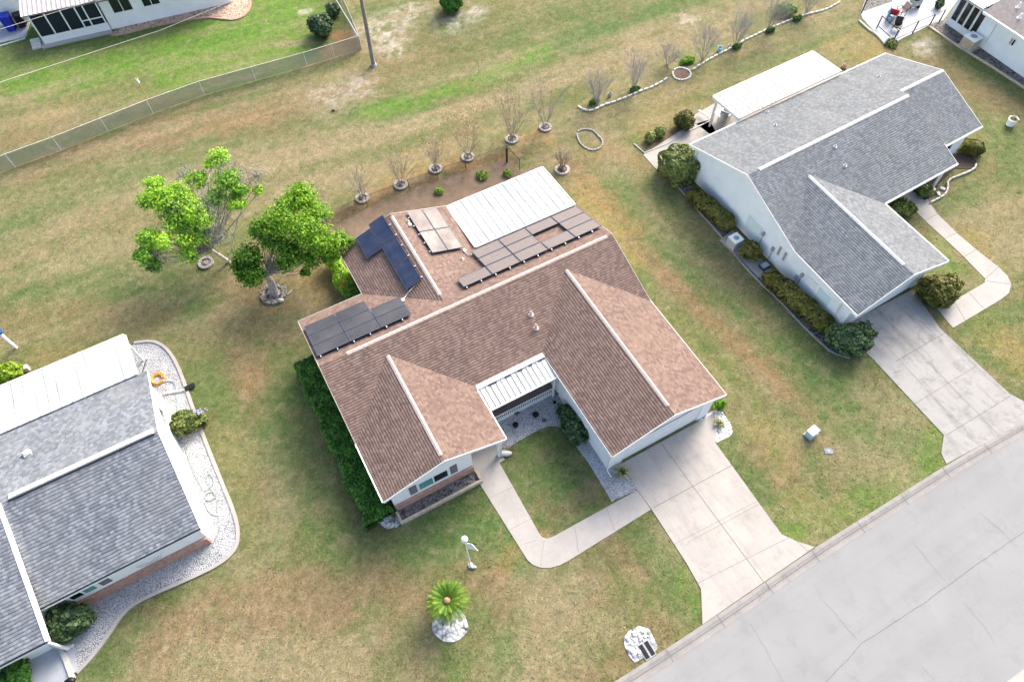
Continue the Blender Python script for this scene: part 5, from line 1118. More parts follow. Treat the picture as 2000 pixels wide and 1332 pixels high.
# ---- the two leafy trees
def limb(m, pts, r, r1): m.tube(smooth_line([Vector(p) for p in pts], 1), r, 7, r1)
def tree(name, label, base, blobs, limbs, mat, seed, bark, size=.17, dens=1.0, moss=None, lift=0.0):
    rng = random.Random(seed); b = at(*base); t = thing(name, label, 'tree', b); tr = MB(); cr_ = MB(); ms = MB(); br = MB()
    for i, (pts, r, r1) in enumerate(limbs):
        P = [at(*p) for p in pts]; limb(tr if i < 2 else br, P, r, r1)
    fork = at(*limbs[0][0][-1])
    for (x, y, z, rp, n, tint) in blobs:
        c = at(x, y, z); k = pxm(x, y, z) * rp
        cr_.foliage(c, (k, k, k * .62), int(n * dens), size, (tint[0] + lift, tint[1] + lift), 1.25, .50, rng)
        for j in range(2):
            a = c + Vector((rng.uniform(-.7, .7) * k, rng.uniform(-.7, .7) * k, rng.uniform(-.2, .4) * k)); mid = (c + fork) / 2 + Vector((rng.uniform(-.3, .3), rng.uniform(-.3, .3), rng.uniform(-.3, .2)))
            br.tube([fork, mid, c + (a - c) * .3, a], .032, 5, .010, cap=False)
    for (x, y, z, rp, n) in (moss or []):
        c = at(x, y, z); k = pxm(x, y, z) * rp
        for j in range(int(n * 1.2)):
            a = Vector((rng.gauss(0, .42), rng.gauss(0, .42), rng.gauss(0, .3))) * k; L = rng.uniform(.12, .35); d = Vector((rng.gauss(0, .6), rng.gauss(0, .6), -rng.uniform(.2, 1))).normalized(); s = Vector((rng.gauss(0, 1), rng.gauss(0, 1), 0)).normalized() * .018
            tt = rng.random(); p = c + a; ms.face([p - s, p + s, p + d * L + s * .4, p + d * L - s * .4], tt)
        for j in range(3):
            a = c + Vector((rng.uniform(-.9, .9) * k, rng.uniform(-.9, .9) * k, rng.uniform(-.2, .5) * k)); br.tube([fork, (c + fork) / 2 + Vector((rng.uniform(-.3, .3), rng.uniform(-.3, .3), 0)), c, a], .026, 5, .008, cap=False)
    tr.build('trunk', bark, t); br.build('limbs', bark, t); cr_.build('crown', mat, t)
    if ms.f: ms.build('hanging_moss', 'moss', t)
    return t
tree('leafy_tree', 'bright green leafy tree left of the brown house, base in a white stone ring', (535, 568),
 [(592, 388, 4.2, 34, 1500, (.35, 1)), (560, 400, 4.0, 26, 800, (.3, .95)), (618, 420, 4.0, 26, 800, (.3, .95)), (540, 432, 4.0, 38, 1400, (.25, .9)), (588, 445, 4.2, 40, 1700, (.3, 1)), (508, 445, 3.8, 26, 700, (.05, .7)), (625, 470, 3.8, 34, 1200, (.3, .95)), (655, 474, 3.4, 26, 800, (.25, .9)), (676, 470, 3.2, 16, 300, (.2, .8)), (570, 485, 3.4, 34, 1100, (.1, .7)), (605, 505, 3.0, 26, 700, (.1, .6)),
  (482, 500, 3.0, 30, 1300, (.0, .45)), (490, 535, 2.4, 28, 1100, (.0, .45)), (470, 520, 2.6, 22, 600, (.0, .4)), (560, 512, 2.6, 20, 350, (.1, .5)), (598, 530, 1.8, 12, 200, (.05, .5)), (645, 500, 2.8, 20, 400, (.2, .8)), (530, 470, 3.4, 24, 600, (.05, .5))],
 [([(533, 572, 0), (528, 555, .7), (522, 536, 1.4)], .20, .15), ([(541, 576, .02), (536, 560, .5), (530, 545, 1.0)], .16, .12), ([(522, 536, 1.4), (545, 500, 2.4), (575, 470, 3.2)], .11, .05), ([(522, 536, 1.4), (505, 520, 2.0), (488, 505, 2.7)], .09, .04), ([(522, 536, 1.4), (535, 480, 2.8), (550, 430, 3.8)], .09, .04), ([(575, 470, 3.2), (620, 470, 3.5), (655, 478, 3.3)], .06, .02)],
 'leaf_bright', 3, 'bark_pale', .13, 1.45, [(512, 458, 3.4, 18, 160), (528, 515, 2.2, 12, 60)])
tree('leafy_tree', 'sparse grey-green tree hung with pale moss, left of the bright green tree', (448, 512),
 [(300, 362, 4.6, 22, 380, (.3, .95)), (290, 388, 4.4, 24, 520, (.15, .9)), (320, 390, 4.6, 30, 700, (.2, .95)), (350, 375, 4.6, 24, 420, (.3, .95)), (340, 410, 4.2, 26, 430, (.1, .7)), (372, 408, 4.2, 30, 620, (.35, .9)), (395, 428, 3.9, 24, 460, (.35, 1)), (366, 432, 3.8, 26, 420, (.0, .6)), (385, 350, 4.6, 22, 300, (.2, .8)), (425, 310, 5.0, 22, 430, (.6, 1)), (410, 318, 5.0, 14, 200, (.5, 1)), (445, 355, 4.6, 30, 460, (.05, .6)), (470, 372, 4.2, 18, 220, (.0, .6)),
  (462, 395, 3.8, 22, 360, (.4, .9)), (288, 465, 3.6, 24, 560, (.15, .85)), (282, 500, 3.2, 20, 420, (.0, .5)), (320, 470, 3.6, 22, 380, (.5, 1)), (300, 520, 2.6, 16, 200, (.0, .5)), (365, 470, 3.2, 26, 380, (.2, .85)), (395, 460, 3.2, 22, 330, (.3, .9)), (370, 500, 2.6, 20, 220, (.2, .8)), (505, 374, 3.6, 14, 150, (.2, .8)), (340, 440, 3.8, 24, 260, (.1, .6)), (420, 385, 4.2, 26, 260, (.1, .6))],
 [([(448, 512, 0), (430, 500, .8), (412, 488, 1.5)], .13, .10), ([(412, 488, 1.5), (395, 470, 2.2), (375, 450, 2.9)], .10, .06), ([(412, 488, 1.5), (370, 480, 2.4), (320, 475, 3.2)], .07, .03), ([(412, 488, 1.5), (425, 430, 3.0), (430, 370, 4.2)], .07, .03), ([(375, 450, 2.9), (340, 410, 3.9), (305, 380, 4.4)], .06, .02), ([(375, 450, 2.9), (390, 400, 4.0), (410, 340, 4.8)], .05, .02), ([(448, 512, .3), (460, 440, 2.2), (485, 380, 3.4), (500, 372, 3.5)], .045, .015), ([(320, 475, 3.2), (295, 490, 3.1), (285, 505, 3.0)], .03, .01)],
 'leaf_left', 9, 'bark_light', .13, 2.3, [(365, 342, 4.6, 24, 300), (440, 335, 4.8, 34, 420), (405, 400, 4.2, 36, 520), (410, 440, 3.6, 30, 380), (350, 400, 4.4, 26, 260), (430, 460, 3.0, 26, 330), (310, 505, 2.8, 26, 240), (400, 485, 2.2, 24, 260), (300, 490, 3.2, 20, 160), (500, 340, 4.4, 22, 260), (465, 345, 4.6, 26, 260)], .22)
ring_bed(403, 514, .52, 'round ring of pale blocks under the sparse mossy tree', RG, h=.12)
ring_bed(535, 574, .85, 'larger dark ring with white stones at the base of the bright green tree', None, 16, 'ring_soil', .12)
# ---- sago palm
c = at(877, 1200); t = thing('sago_palm', 'sago palm with stiff green fronds and an orange-brown heart in white gravel', 'palm', c); rng = random.Random(2)
hc = at(873, 1173, 1.25); m = MB(); m.tube([c, c + Vector((hc.x - c.x, hc.y - c.y, .9)) * .7, hc - Vector((0, 0, .15))], .19, 10, .16); m.build('trunk', 'bark_pale', t)
m = MB(); m.blob(hc + Vector((0, 0, .05)), (.17, .17, .16), 14, 8, .08); m.build('heart', 'frond_core', t)
for tier, (n, L, up, dr) in enumerate(((26, 1.12, .10, .60), (26, 1.04, .34, .46), (22, .90, .62, .30), (14, .62, .95, .12))):
    for i in range(n):
        a = 6.283 * (i + .5 * (tier % 2)) / n + rng.uniform(-.07, .07); Lr = L * rng.uniform(.9, 1.06); d = Vector((math.cos(a), math.sin(a), 0)); s = Vector((-d.y, d.x, 0)); m = MB(); tt = rng.uniform(.15, .75); N = 18; pp = []
        for k in range(N + 1):
            f = k / N; pp.append(hc + d * (.15 + Lr * f * (1 - .10 * f)) + Vector((0, 0, up * Lr * f * .8 - dr * f * f * 1.1)))
        m.tube(pp, .010, 4, .004, cap=False, tint=1)
        for k in range(1, N + 1):
            f = k / N; w_ = .14 * math.sin(math.pi * min(1, f * .84 + .14)) ** .6; ax = (pp[k] - pp[k - 1]).normalized()
            for sg in (-1, 1):
                for q_ in (0, .5):
                    p = pp[k - 1] + (pp[k] - pp[k - 1]) * q_; tip = p + s * sg * w_ + ax * w_ * .7 + Vector((0, 0, .05)); m.face([p, p + ax * .016, tip + ax * .004, tip], min(1, max(0, tt + rng.uniform(-.2, .2) + .25 * f)))
        m.build('frond', 'frond', t)
gp = [c + Vector(((at(879 + 35 * math.cos(a) * (1 + .04 * math.sin(5 * a)), 1220 + 34 * math.sin(a)) - c).x, (at(879 + 35 * math.cos(a), 1220 + 34 * math.sin(a)) - c).y, 0)) for a in np.linspace(0, 6.283, 30)[:-1]]
slab(gp, -.02, .04).build('gravel', 'rock_white', kind='stuff', label='round bed of white gravel under the sago palm')
# ------------------------------------------------------------------ fences, poles, small things
def fence(name, label, pts, h, mat, post, post_mat, step=3.0, rr=.03, postcap=True):
    P = [Vector((p.x, p.y, 0)) for p in px(pts)]; c = sum(P, Vector((0, 0, 0))) / len(P); t = thing(name, label, 'fence', c)
    for a, b in zip(P[:-1], P[1:]):
        m = MB(); m.face([a + Vector((0, 0, .04)), b + Vector((0, 0, .04)), b + Vector((0, 0, h)), a + Vector((0, 0, h))]); o = m.build('wire_mesh', mat, t)
        d = (b - a); L = d.length; uv = o.data.uv_layers['UVMap'].data
        for i, q in enumerate(((0, 0), (L, 0), (L, h), (0, h))): uv[i].uv = q
        m = MB(); m.tube([a + Vector((0, 0, h)), b + Vector((0, 0, h))], rr * .7); m.build('top_rail', post_mat, t)
        n = max(1, int(round(L / step)))
        for k in range(n + (1 if b is P[-1] else 0)):
            p = a + d * (k / n); m = MB(); m.tube([p, p + Vector((0, 0, h + .05))], rr, 8); m.build('post', post_mat, t)
    return t
fence('chain_link_fence', 'long grey chain-link fence around the lawn at the top left', [(-30, 352), (30, 327), (120, 294), (300, 222), (400, 186), (500, 158), (600, 130), (707, 97), (683, 40), (664, 0), (655, -30)], 1.25, 'mesh_grey', 3, 'galv', 2.9, .018)
fence('black_wire_fence', 'low black wire fence behind the brown house with a corner post', [(640, 437), (718, 403), (800, 372), (910, 333), (990, 306), (1015, 333)], 1.0, 'mesh_black', 3, 'dark', 2.6, .022)
m = MB(); p = at(990, 317); m.cbox(p, (.11, .11, 1.35), HU); m.build('fence_post', 'black', None, 'thick black corner post of the wire fence behind the brown house', 'fence post', origin=p)
p = at(905, 345); m = MB(); m.tube([p, at(905, 345, .95)], .025, 8); m.build('garden_stake', 'galv', None, 'thin pale stake standing in the mulch by the black wire fence', 'stake', origin=p)
# utility pole and wires
p = at(730, 128); t = thing('utility_pole', 'tall weathered wooden utility pole at the top of the photo', 'utility pole', p)
m = MB(); m.tube([p, p + Vector((.05, 0, 4)), p + Vector((.12, 0, 9.5))], .17, 14, .12); m.build('pole', 'wood_pole', t)
top = p + Vector((.12, 0, 9.1)); m = MB(); m.beam(top + Vector((-.9, .2, 0)), top + Vector((.9, -.2, 0)), .10, .12); m.build('crossarm', 'wood_pole', t)
m = MB(); m.lathe(p, [(.24, 0), (.24, .12), (.18, .16)], 12); m.build('collar', 'grey', t)
p2w = p; a = at(722, 62); 
for lab, A, B, C_ in (('pale overhead wire crossing the lawn at the top left', (-120, 200, 5.0), (313, 60, 5.6), top), ('overhead wire crossing in front of the screened porch', (-120, 95, 5.6), (168, 6, 6.4), None)):
    q = [at(*A), at(*B)]; d = q[1] - q[0]; pts = [q[0], q[1], q[1] + d * 1.2 if C_ is None else C_]; m = MB()
    if C_ is None: m.tube(pts, .016, 6)
    else:
        L = []; 
        for k in range(21): f = k / 20; L.append(pts[0] * (1 - f) ** 1 + pts[2] * f - Vector((0, 0, .0)))
        m.tube([pts[0], pts[1], pts[2]], .016, 6)
    m.build('overhead_wire', 'flagstone', None, lab, 'wire', origin=pts[0])
# gate braces along the side fence
for i, (x0, y0, x1, y1) in enumerate(((648, 2, 705, 97), )):
    a, b = at(x0, y0), at(x1, y1); m = MB()
    m.tube([a + Vector((0, 0, 1.2)), b + Vector((0, 0, 1.2))], .045, 8); m.build('fence_rail', 'white', None, 'thick pale rail running along the side of the grey chain-link fence', 'rail', origin=a)
# bird feeder pole, lamp, left pole
p = at(298, 211); t = thing('bird_feeder_pole', 'slim orange wooden pole with a small white top by the grey fence', 'pole', p)
m = MB(); m.tube([p, p + Vector((0, 0, 2.25))], .035, 8); m.build('pole', 'orange_wood', t)
m = MB(); m.cbox(p + Vector((0, 0, 2.25)), (.14, .14, .30), .3, .8); m.tube([p + Vector((0, 0, 2.55)), p + Vector((.12, 0, 2.72))], .02); m.tube([p + Vector((0, 0, 2.55)), p + Vector((-.12, .02, 2.66))], .02); m.build('feeder', 'white', t)
p = at(919, 1104); t = thing('lamp_post', 'white lamp post with a round globe and hanging white sign on the front lawn', 'lamp post', p)
m = MB(); m.lathe(p, [(.14, 0), (.14, .06), (.05, .12), (.04, .6), (.032, 4.3), (.07, 4.34)], 14); m.build('post', 'white', t, bevel=0)
m = MB(); m.lathe(p + Vector((0, 0, 4.34)), [(.07, 0), (.10, .05), (.06, .08)], 12); m.build('collar', 'white', t)
m = MB(); m.blob(p + Vector((0, 0, 4.58)), (.165, .165, .18), 18, 12, 0); m.build('globe', simple('globe_glass', (.80, .85, .76, 1), .25, .03, 2), t)
q = p + Vector((.06, 0, 3.15)); d = Vector((math.cos(-.25), math.sin(-.25), 0)); m = MB(); n_ = Vector((d.y, -d.x, 0)) * .02
m.hexa([q - n_, q + d * .50 - n_, q + d * .50 + n_, q + n_, q - n_ + Vector((0, 0, .80)), q + d * .22 - n_ + Vector((0, 0, 1.0)), q + d * .22 + n_ + Vector((0, 0, 1.0)), q + n_ + Vector((0, 0, .80))]); m.build('sign_board', 'white', t)
m = MB(); m.tube([q + Vector((0, 0, 1.02)), q + d * .5 + Vector((0, 0, 1.05))], .018); m.build('bracket', 'dark', t)
m = MB(); P = at(925, 1108); m.blob(P + Vector((0, 0, .07)), (.16, .09, .09), 10, 6, .1); m.build('white_stone', 'flagstone', None, 'small pale stone lying at the foot of the lamp post', 'stone', origin=P)
p = at(32, 679); t = thing('clothes_pole', 'short thick white pole with a pale blue top at the left edge', 'pole', p)
m = MB(); m.tube([p, p + Vector((0, 0, 1.55))], .085, 12); m.build('pole', 'white', t)
m = MB(); m.cbox(p + Vector((-.28, -.02, 1.5)), (.5, .32, .26), .2, .9); m.build('top_box', 'sky_blue', t); m = MB(); m.cbox(p + Vector((.02, .12, 1.55)), (.16, .3, .12), .5); m.build('bracket', 'blue_paint', t)
m = MB(); P = at(54, 722); m.cbox(P, (.28, .28, .35), .4); m.build('feed_box', 'flagstone', None, 'small pale box beside the lime green shrub', 'box', origin=P)
# utility boxes on the lawn
P = at(1583, 848); t = thing('utility_box', 'pale green utility cabinet with a sloping lid on the lawn between the drives', 'utility box', P, HU + .15)
m = MB(); m.cbox(P, (.62, .42, .42), HU + .15, .96); m.build('cabinet', 'box_green', t, bevel=.02); m = MB(); m.cbox(P + Vector((0, 0, .422)), (.68, .48, .10), HU + .15, .9); m.build('lid', 'box_green', t, bevel=.02)
m = MB(); m.cbox(P, (.72, .52, .05), HU + .15); m.build('base', 'grey', t)
P = at(1618, 881); t = thing('meter_cover', 'flat dark grey meter cover set in the lawn', 'meter cover', P, HU - .5); m = MB(); m.cbox(P, (.46, .34, .035), HU - .5, .97); m.build('cover', 'lid', t); m = MB(); m.cbox(P + Vector((0, 0, .036)), (.16, .12, .012), HU - .5); m.build('hatch', 'grey', t)
P = at(1263, 1269); t = thing('storm_drain', 'black metal storm drain grate between white rocks and the kerb', 'drain', P, HU); m = MB()
m.fbox(Frame(math.degrees(HU), math.degrees(HU) + 90), 0, 0, 0, 0, 0, 0) if 0 else None
X = FM.U; Y = FM.V
def obx(c, a0, a1, b0, b1, z0, z1, mb):
    q = [c + X * a0 + Y * b0, c + X * a1 + Y * b0, c + X * a1 + Y * b1, c + X * a0 + Y * b1]; mb.hexa([v + Vector((0, 0, z0)) for v in q] + [v + Vector((0, 0, z1)) for v in q])
m = MB(); obx(P, -.30, .30, -.38, .38, 0, .05, m); m.build('frame', 'grey', t); m = MB(); obx(P, -.26, -.05, -.33, .33, .052, .062, m); m.build('opening', 'black', t); m = MB(); obx(P, .05, .26, -.33, .33, .052, .062, m); m.build('opening', 'black', t)
rk = px([(1218, 1245), (1228, 1232), (1248, 1222), (1268, 1228), (1283, 1258), (1284, 1268), (1240, 1294), (1228, 1280), (1220, 1262)])
slab(rk, -.02, .03).build('gravel', 'rock_white', kind='stuff', label='patch of white rocks around the storm drain by the kerb')
def rocks(name, n, cx, cy, rx, ry, s, mat, label, cat, group, seed=1, avoid=None):
    rng = random.Random(seed); ms = []
    for k in range(4):
        m = MB(); m.blob((0, 0, 0), (1, .8, .55), 8, 5, .22, rng); me = m.build(name, mat).data; ms.append(me)
    for o in [o for o in col.objects if o.data in ms]: bpy.data.objects.remove(o)
    for i in range(n):
        a = rng.uniform(0, 6.28); r_ = math.sqrt(rng.random()); x, y = cx + rx * r_ * math.cos(a), cy + ry * r_ * math.sin(a)
        if avoid and abs(x - avoid[0]) < avoid[2] and abs(y - avoid[1]) < avoid[2]: continue
        o = bpy.data.objects.new(name, ms[i % 4]); k = s * rng.uniform(.5, 1.2); p = at(x, y); o.location = (p.x, p.y, .02 + k * .35); o.scale = (k, k, k); o.rotation_euler = (rng.uniform(-.3, .3), rng.uniform(-.3, .3), rng.uniform(0, 6.3)); col.objects.link(o); tag(o, label, cat, group)
rocks('white_rock', 42, 1246, 1256, 26, 26, .11, 'flagstone', 'loose white rock around the storm drain', 'rock', 'white rocks around the storm drain', 4, (1263, 1269, 15))
rocks('ring_rock', 10, 760, 1022, 18, 10, .10, 'flagstone', 'pale rock at the planter corner of the brown house', 'rock', 'pale rocks at the planter corner', 6)
# edging stones along the row of bare trees
E1_ = smooth_line(px([(1128, 208), (1140, 217), (1152, 219), (1165, 214), (1178, 207), (1200, 200), (1222, 192), (1245, 181), (1270, 173), (1288, 164), (1300, 156), (1310, 148)]), 2)
E2_ = smooth_line(px([(1352, 138), (1375, 123), (1400, 109), (1425, 97), (1450, 82), (1475, 70), (1500, 58), (1530, 46), (1560, 34), (1590, 26), (1615, 20), (1645, 2)]), 2)
m = MB(); m.cbox((0, 0, 0), (.44, .15, .13), 0, .88); eb = m.build('edging_stone', 'flagstone', bevel=.02); first = True
for L in (E1_, E2_):
    q = resample(L, .50)
    for a, b in zip(q[:-1], q[1:]):
        o = eb if first else eb.copy(); 
        if not first: col.objects.link(o)
        first = False; o.location = ((a.x + b.x) / 2, (a.y + b.y) / 2, random.uniform(-.02, .01)); o.rotation_euler = (0, 0, math.atan2(b.y - a.y, b.x - a.x) + random.uniform(-.10, .10))
        tag(o, 'cream edging block in the long line in front of the bare trees', 'edging block', 'edging blocks along the bare trees')
for L in (px([(1677, 42), (1694, 58), (1712, 70), (1728, 88)]), px([(1732, 91), (1744, 83)])):
    q = resample(L, .42)
    for a, b in zip(q[:-1], q[1:]):
        o = eb.copy(); col.objects.link(o); o.location = ((a.x + b.x) / 2, (a.y + b.y) / 2, 0); o.rotation_euler = (0, 0, math.atan2(b.y - a.y, b.x - a.x) + random.uniform(-.1, .1)); tag(o, 'cream edging block along the patio in the top right corner', 'edging block', 'edging blocks along the top right patio')
W_ = px([(1905, 322), (1902, 332), (1885, 340), (1853, 352), (1849, 358), (1850, 372), (1842, 384), (1815, 398)])
q = resample(W_, .46)
for a, b in zip(q[:-1], q[1:]):
    o = eb.copy(); col.objects.link(o); o.location = ((a.x + b.x) / 2, (a.y + b.y) / 2, .02); o.rotation_euler = (0, 0, math.atan2(b.y - a.y, b.x - a.x)); o.scale = (1.05, .8, 1.2); tag(o, 'white edging block round the dark mulch bed of the grey-roofed house', 'edging block', 'edging blocks round the dark mulch bed')
# stone rings on the lawn
def ring_line(pts, label, name='stone_ring', mat='stone_tan', w=.13, h=.09):
    L = smooth_line([Vector((p.x, p.y, 0)) for p in px(pts)], 2, True); L.append(L[0]); c = sum(L, Vector()) / len(L); m = MB(); q = resample(L, .26)
    for a, b in zip(q[:-1], q[1:]): m.cbox((a + b) / 2, ((b - a).length * .92, w, h * random.uniform(.8, 1.1)), math.atan2(b.y - a.y, b.x - a.x) + random.uniform(-.1, .1), .9)
    return m.build(name, mat, None, label, 'garden ring', origin=c)
ring_line([(1126, 262), (1132, 254), (1148, 253), (1160, 256), (1168, 266), (1178, 276), (1176, 288), (1162, 295), (1148, 293), (1138, 286), (1130, 276)], 'scalloped oval ring of tan stones lying on the lawn', mat='ring_stone')
ring_line([(1312, 142), (1322, 133), (1338, 134), (1350, 142), (1348, 152), (1335, 158), (1318, 156)], 'round ring of cream stones in the line of edging blocks', mat='flagstone')
structure('ring_soil', slab(px([(1316, 143), (1326, 136), (1340, 138), (1346, 145), (1342, 152), (1330, 155), (1319, 152)]), -.02, .03), 'soil')
# flower pots
def pot(x, y, r_, h, mat, label, group=None, soil='soil', plant=None):
    c = at(x, y); t = thing('flower_pot', label, 'pot', c, 0, group); m = MB(); m.lathe(c, [(r_ * .72, 0), (r_ * .9, h * .6), (r_, h), (r_ * .84, h), (r_ * .8, h * .85)], 16); m.build('pot', mat, t)
    m = MB(); m.lathe(c, [(.01, h * .86), (r_ * .8, h * .86), (r_ * .8, h * .8)], 14); m.build('soil', soil, t)
    if plant:
        m = MB(); m.foliage(c + Vector((0, 0, h)), (r_, r_, r_ * .8), plant[1], .12, (.2, .9)); m.build('plant', plant[0], t)
    return t
pot(1972, 244, .36, .55, 'white', 'white pot with dry plant standing alone on the right lawn', plant=('leaf_pale', 60))
CP = 'pots on the courtyard gravel'
pot(1007, 832, .17, .22, 'black', 'black pot nearest the front edge of the courtyard gravel', CP, 'black'); pot(1046, 812, .18, .22, 'black', 'black pot in the middle of the courtyard gravel', CP, 'black')
pot(1063, 822, .15, .12, 'grey', 'low grey pot right of the middle black pot in the courtyard', CP); pot(1083, 787, .10, .12, 'black', 'tiny black pot at the back right of the courtyard gravel', CP, 'black')
pot(1191, 188, .16, .3, 'grey', 'grey pot near the left end of the edging blocks'); pot(1405, 100, .22, .35, 'sky_blue', 'blue-grey pot between two bare trees on the edging line'); pot(1425, 92, .14, .2, 'flagstone', 'small cream pot beside the blue-grey pot'); pot(1648, 133, .22, .2, 'terracotta', 'low clay pot beside the end of the white patio roof')
m = MB(); P = at(986, 887); m.blob(P + Vector((0, 0, .13)), (.40, .17, .15), 14, 8, .04); o = m.build('white_boulder', 'flagstone', None, 'smooth white elongated boulder beside the entry post of the brown house', 'boulder', origin=P)
m = MB(); q = px([(975, 879), (985, 876), (995, 872)]); [m.tube([a + Vector((0, 0, .05)), b + Vector((0, 0, .05))], .04) for a, b in zip(q[:-1], q[1:])]; m.build('log', 'wood_pole', None, 'thin dark log behind the white boulder', 'log', origin=q[0])
m = MB(); P = at(549, 588); m.blob(P + Vector((0, 0, .08)), (.20, .14, .12), 9, 6, .15); m.build('white_stone', 'flagstone', None, 'white stone in front of the ring at the bright green tree', 'stone', origin=P)
m = MB(); P = at(566, 572); m.cbox(P, (.42, .12, .05), HU + .4); m.build('stone_slab', 'ring_stone', None, 'flat pale slab lying right of the bright green tree ring', 'stone', origin=P)
m = MB(); P = at(651, 217); m.blob(P + Vector((0, 0, .03)), (.15, .1, .06), 9, 5, .25); m.build('dark_clod', 'dark', None, 'small dark clod lying on the bare grass below the grey fence', 'clod', origin=P)
# air conditioners
def ac(x, y, s, h, label, mat='white', group='air conditioners beside the houses'):
    c = at(x, y); t = thing('air_conditioner', label, 'air conditioner', c, FR.ang, group); m = MB(); m.cbox(c, (s * 1.25, s * 1.25, .06), FR.ang); m.build('pad', 'conc_walk', t)
    m = MB(); m.cbox(c + Vector((0, 0, .061)), (s, s, h - .1), FR.ang); m.build('body', 'galv' if mat == 'white' else 'stone_tan', t, bevel=.02); m = MB(); m.cbox(c + Vector((0, 0, h - .038)), (s * 1.03, s * 1.03, .08), FR.ang); m.build('top', mat, t, bevel=.02)
    m = MB(); m.lathe(c + Vector((0, 0, h + .045)), [(s * .25, 0), (s * .25, .015), (s * .02, .015)], 20); m.build('fan_grille', 'grey', t); return t
ac(1432, 480, .72, .75, 'white square air conditioner beside the wall of the grey-roofed house'); ac(1890, 92, 1.05, .9, 'large cream air conditioner beside the pale blue wall', 'fascia_w')
P = at(1492, 522); t = thing('crate', 'dark low box on the slab between the round shrub and the long hedge', 'box', P, FR.ang); m = MB(); m.cbox(P, (.62, .5, .22), FR.ang); m.build('body', simple('navy', (.035, .05, .09, 1), .5, .2, 4), t, bevel=.02); m = MB(); m.cbox(P + Vector((0, 0, .222)), (.5, .38, .03), FR.ang); m.build('lid', 'grey', t)
structure('equipment_pad', outline([(1405, 470), (1430, 450), (1500, 520), (1520, 545), (1500, 560), (1455, 515)], z1=.02), 'conc_grey')
m = MB(); L = smooth_line(px([(1294, 334), (1330, 372), (1365, 415), (1400, 452), (1440, 505), (1475, 545), (1520, 585), (1560, 630), (1600, 668), (1625, 690), (1660, 700)]), 1)
structure('bed_soil', strip([Vector(p) for p in L], -1.0, .06, .012), 'gravel_dark'); structure('bed_edging', curb([Vector(p) for p in L], [(-.05, -.02), (-.05, .07), (.05, .07), (.05, -.02)]), 'ring_stone')
m = MB()
structure('path_edging', curb(px([(1238, 282), (1258, 300), (1300, 283), (1345, 258), (1385, 238)]), [(-.04, -.02), (-.04, .08), (.04, .08), (.04, -.02)]), 'grey')
# things under the white roof of the grey house
UG = 'furniture under the white patio roof'
P = at(1402, 236); t = thing('patio_table', 'white small table at the open corner of the white patio roof', 'table', P, FR.ang, UG); m = MB(); m.cbox(P + Vector((0, 0, .68)), (.7, .6, .05), FR.ang); m.build('table_top', 'white', t)
for sx in (-.28, .28):
    for sy in (-.22, .22): m = MB(); a = P + FR.U * sx + FR.V * sy; m.tube([a, a + Vector((0, 0, .68))], .025); m.build('leg', 'white', t)
def chair(x, y, rz, mat, label, group, s=1.0, fm='dark'):
    P = at(x, y); t = thing('patio_chair', label, 'chair', P, rz, group); X_ = Vector((math.cos(rz), math.sin(rz), 0)); Y_ = Vector((-X_.y, X_.x, 0)); Z_ = Vector((0, 0, 1))
    def bx(a0, a1, b0, b1, z0, z1, nm, mt, tilt=0):
        m = MB(); q = [P + X_ * a + Y_ * b for a, b in ((a0, b0), (a1, b0), (a1, b1), (a0, b1))]; m.hexa([v + Z_ * z0 for v in q] + [v + Z_ * z1 + Y_ * tilt for v in q]); m.build(nm, mt, t)
    bx(-.28 * s, .28 * s, -.28 * s, .26 * s, .38, .46, 'seat', mat); bx(-.28 * s, .28 * s, .26 * s, .32 * s, .42, 1.0, 'backrest', mat, .18)
    for sx in (-1, 1):
        bx(sx * .33 * s - .03, sx * .33 * s + .03, -.3 * s, .3 * s, .60, .64, 'armrest', fm)
        for sy in (-.26, .26): bx(sx * .30 * s - .02, sx * .30 * s + .02, sy * s - .02, sy * s + .02, 0, .60, 'leg', fm)
    return t
chair(1415, 232, HU + 2, 'grey', 'grey cushioned chair under the near end of the white patio roof', UG, 1.1, 'white'); chair(1424, 218, HU + 2, 'orange_wood', 'brown slatted chair behind the grey one under the white patio roof', UG)
P = at(1392, 222); m = MB(); m.beam(at(1365, 216, .35), at(1392, 234, .35), .12, .10); m.build('white_beam', 'white', None, 'white beam lying on blocks at the corner of the patio behind the grey-roofed house', 'beam', origin=P)
PG = 'chairs on the top right patio'
chair(1742, 34, 2.6, 'red_cloth', 'red cushioned chair on the top right patio', PG, 1.25); chair(1748, 60, -.4, 'black', 'black chair at the near edge of the top right patio', PG, 1.0); chair(1757, 30, -1.2, 'stone_tan', 'tan chair right of the red chair', PG); chair(1735, 44, .8, 'sky_blue', 'small teal stool chair left of the red chair', PG, .7)
P = at(1783, 16); t = thing('barbecue_grill', 'grey grill with black lids at the top of the patio', 'grill', P, .4); m = MB(); m.cbox(P + Vector((0, 0, .3)), (.9, .6, .5), .4); m.build('body', 'grey', t, bevel=.04)
m = MB(); m.cbox(P + Vector((0, 0, .805)), (.7, .55, .25), .4, .7); m.build('lid', 'black', t, bevel=.05)
for sx in (-.35, .35): m = MB(); m.cbox(P + Vector((sx, 0, 0)), (.08, .4, .3), .4); m.build('leg', 'dark', t)
bush('round_shrub', 'dark shrub in a pot by the four dark windows', 'shrub', 1836, 8, 0, 8, .9, 'leaf_dark', 500, .14, seed=77)
def railing(name, label, pts, h=1.1):
    P = px(pts); t = thing(name, label, 'fence', P[0])
    for a, b in zip(P[:-1], P[1:]):
        for z in (.25, h): m = MB(); m.tube([a + Vector((0, 0, z)), b + Vector((0, 0, z))], .025); m.build('rail', 'black', t)
    for a in P: m = MB(); m.cbox(a, (.07, .07, h + .05), .5); m.build('post', 'black', t)
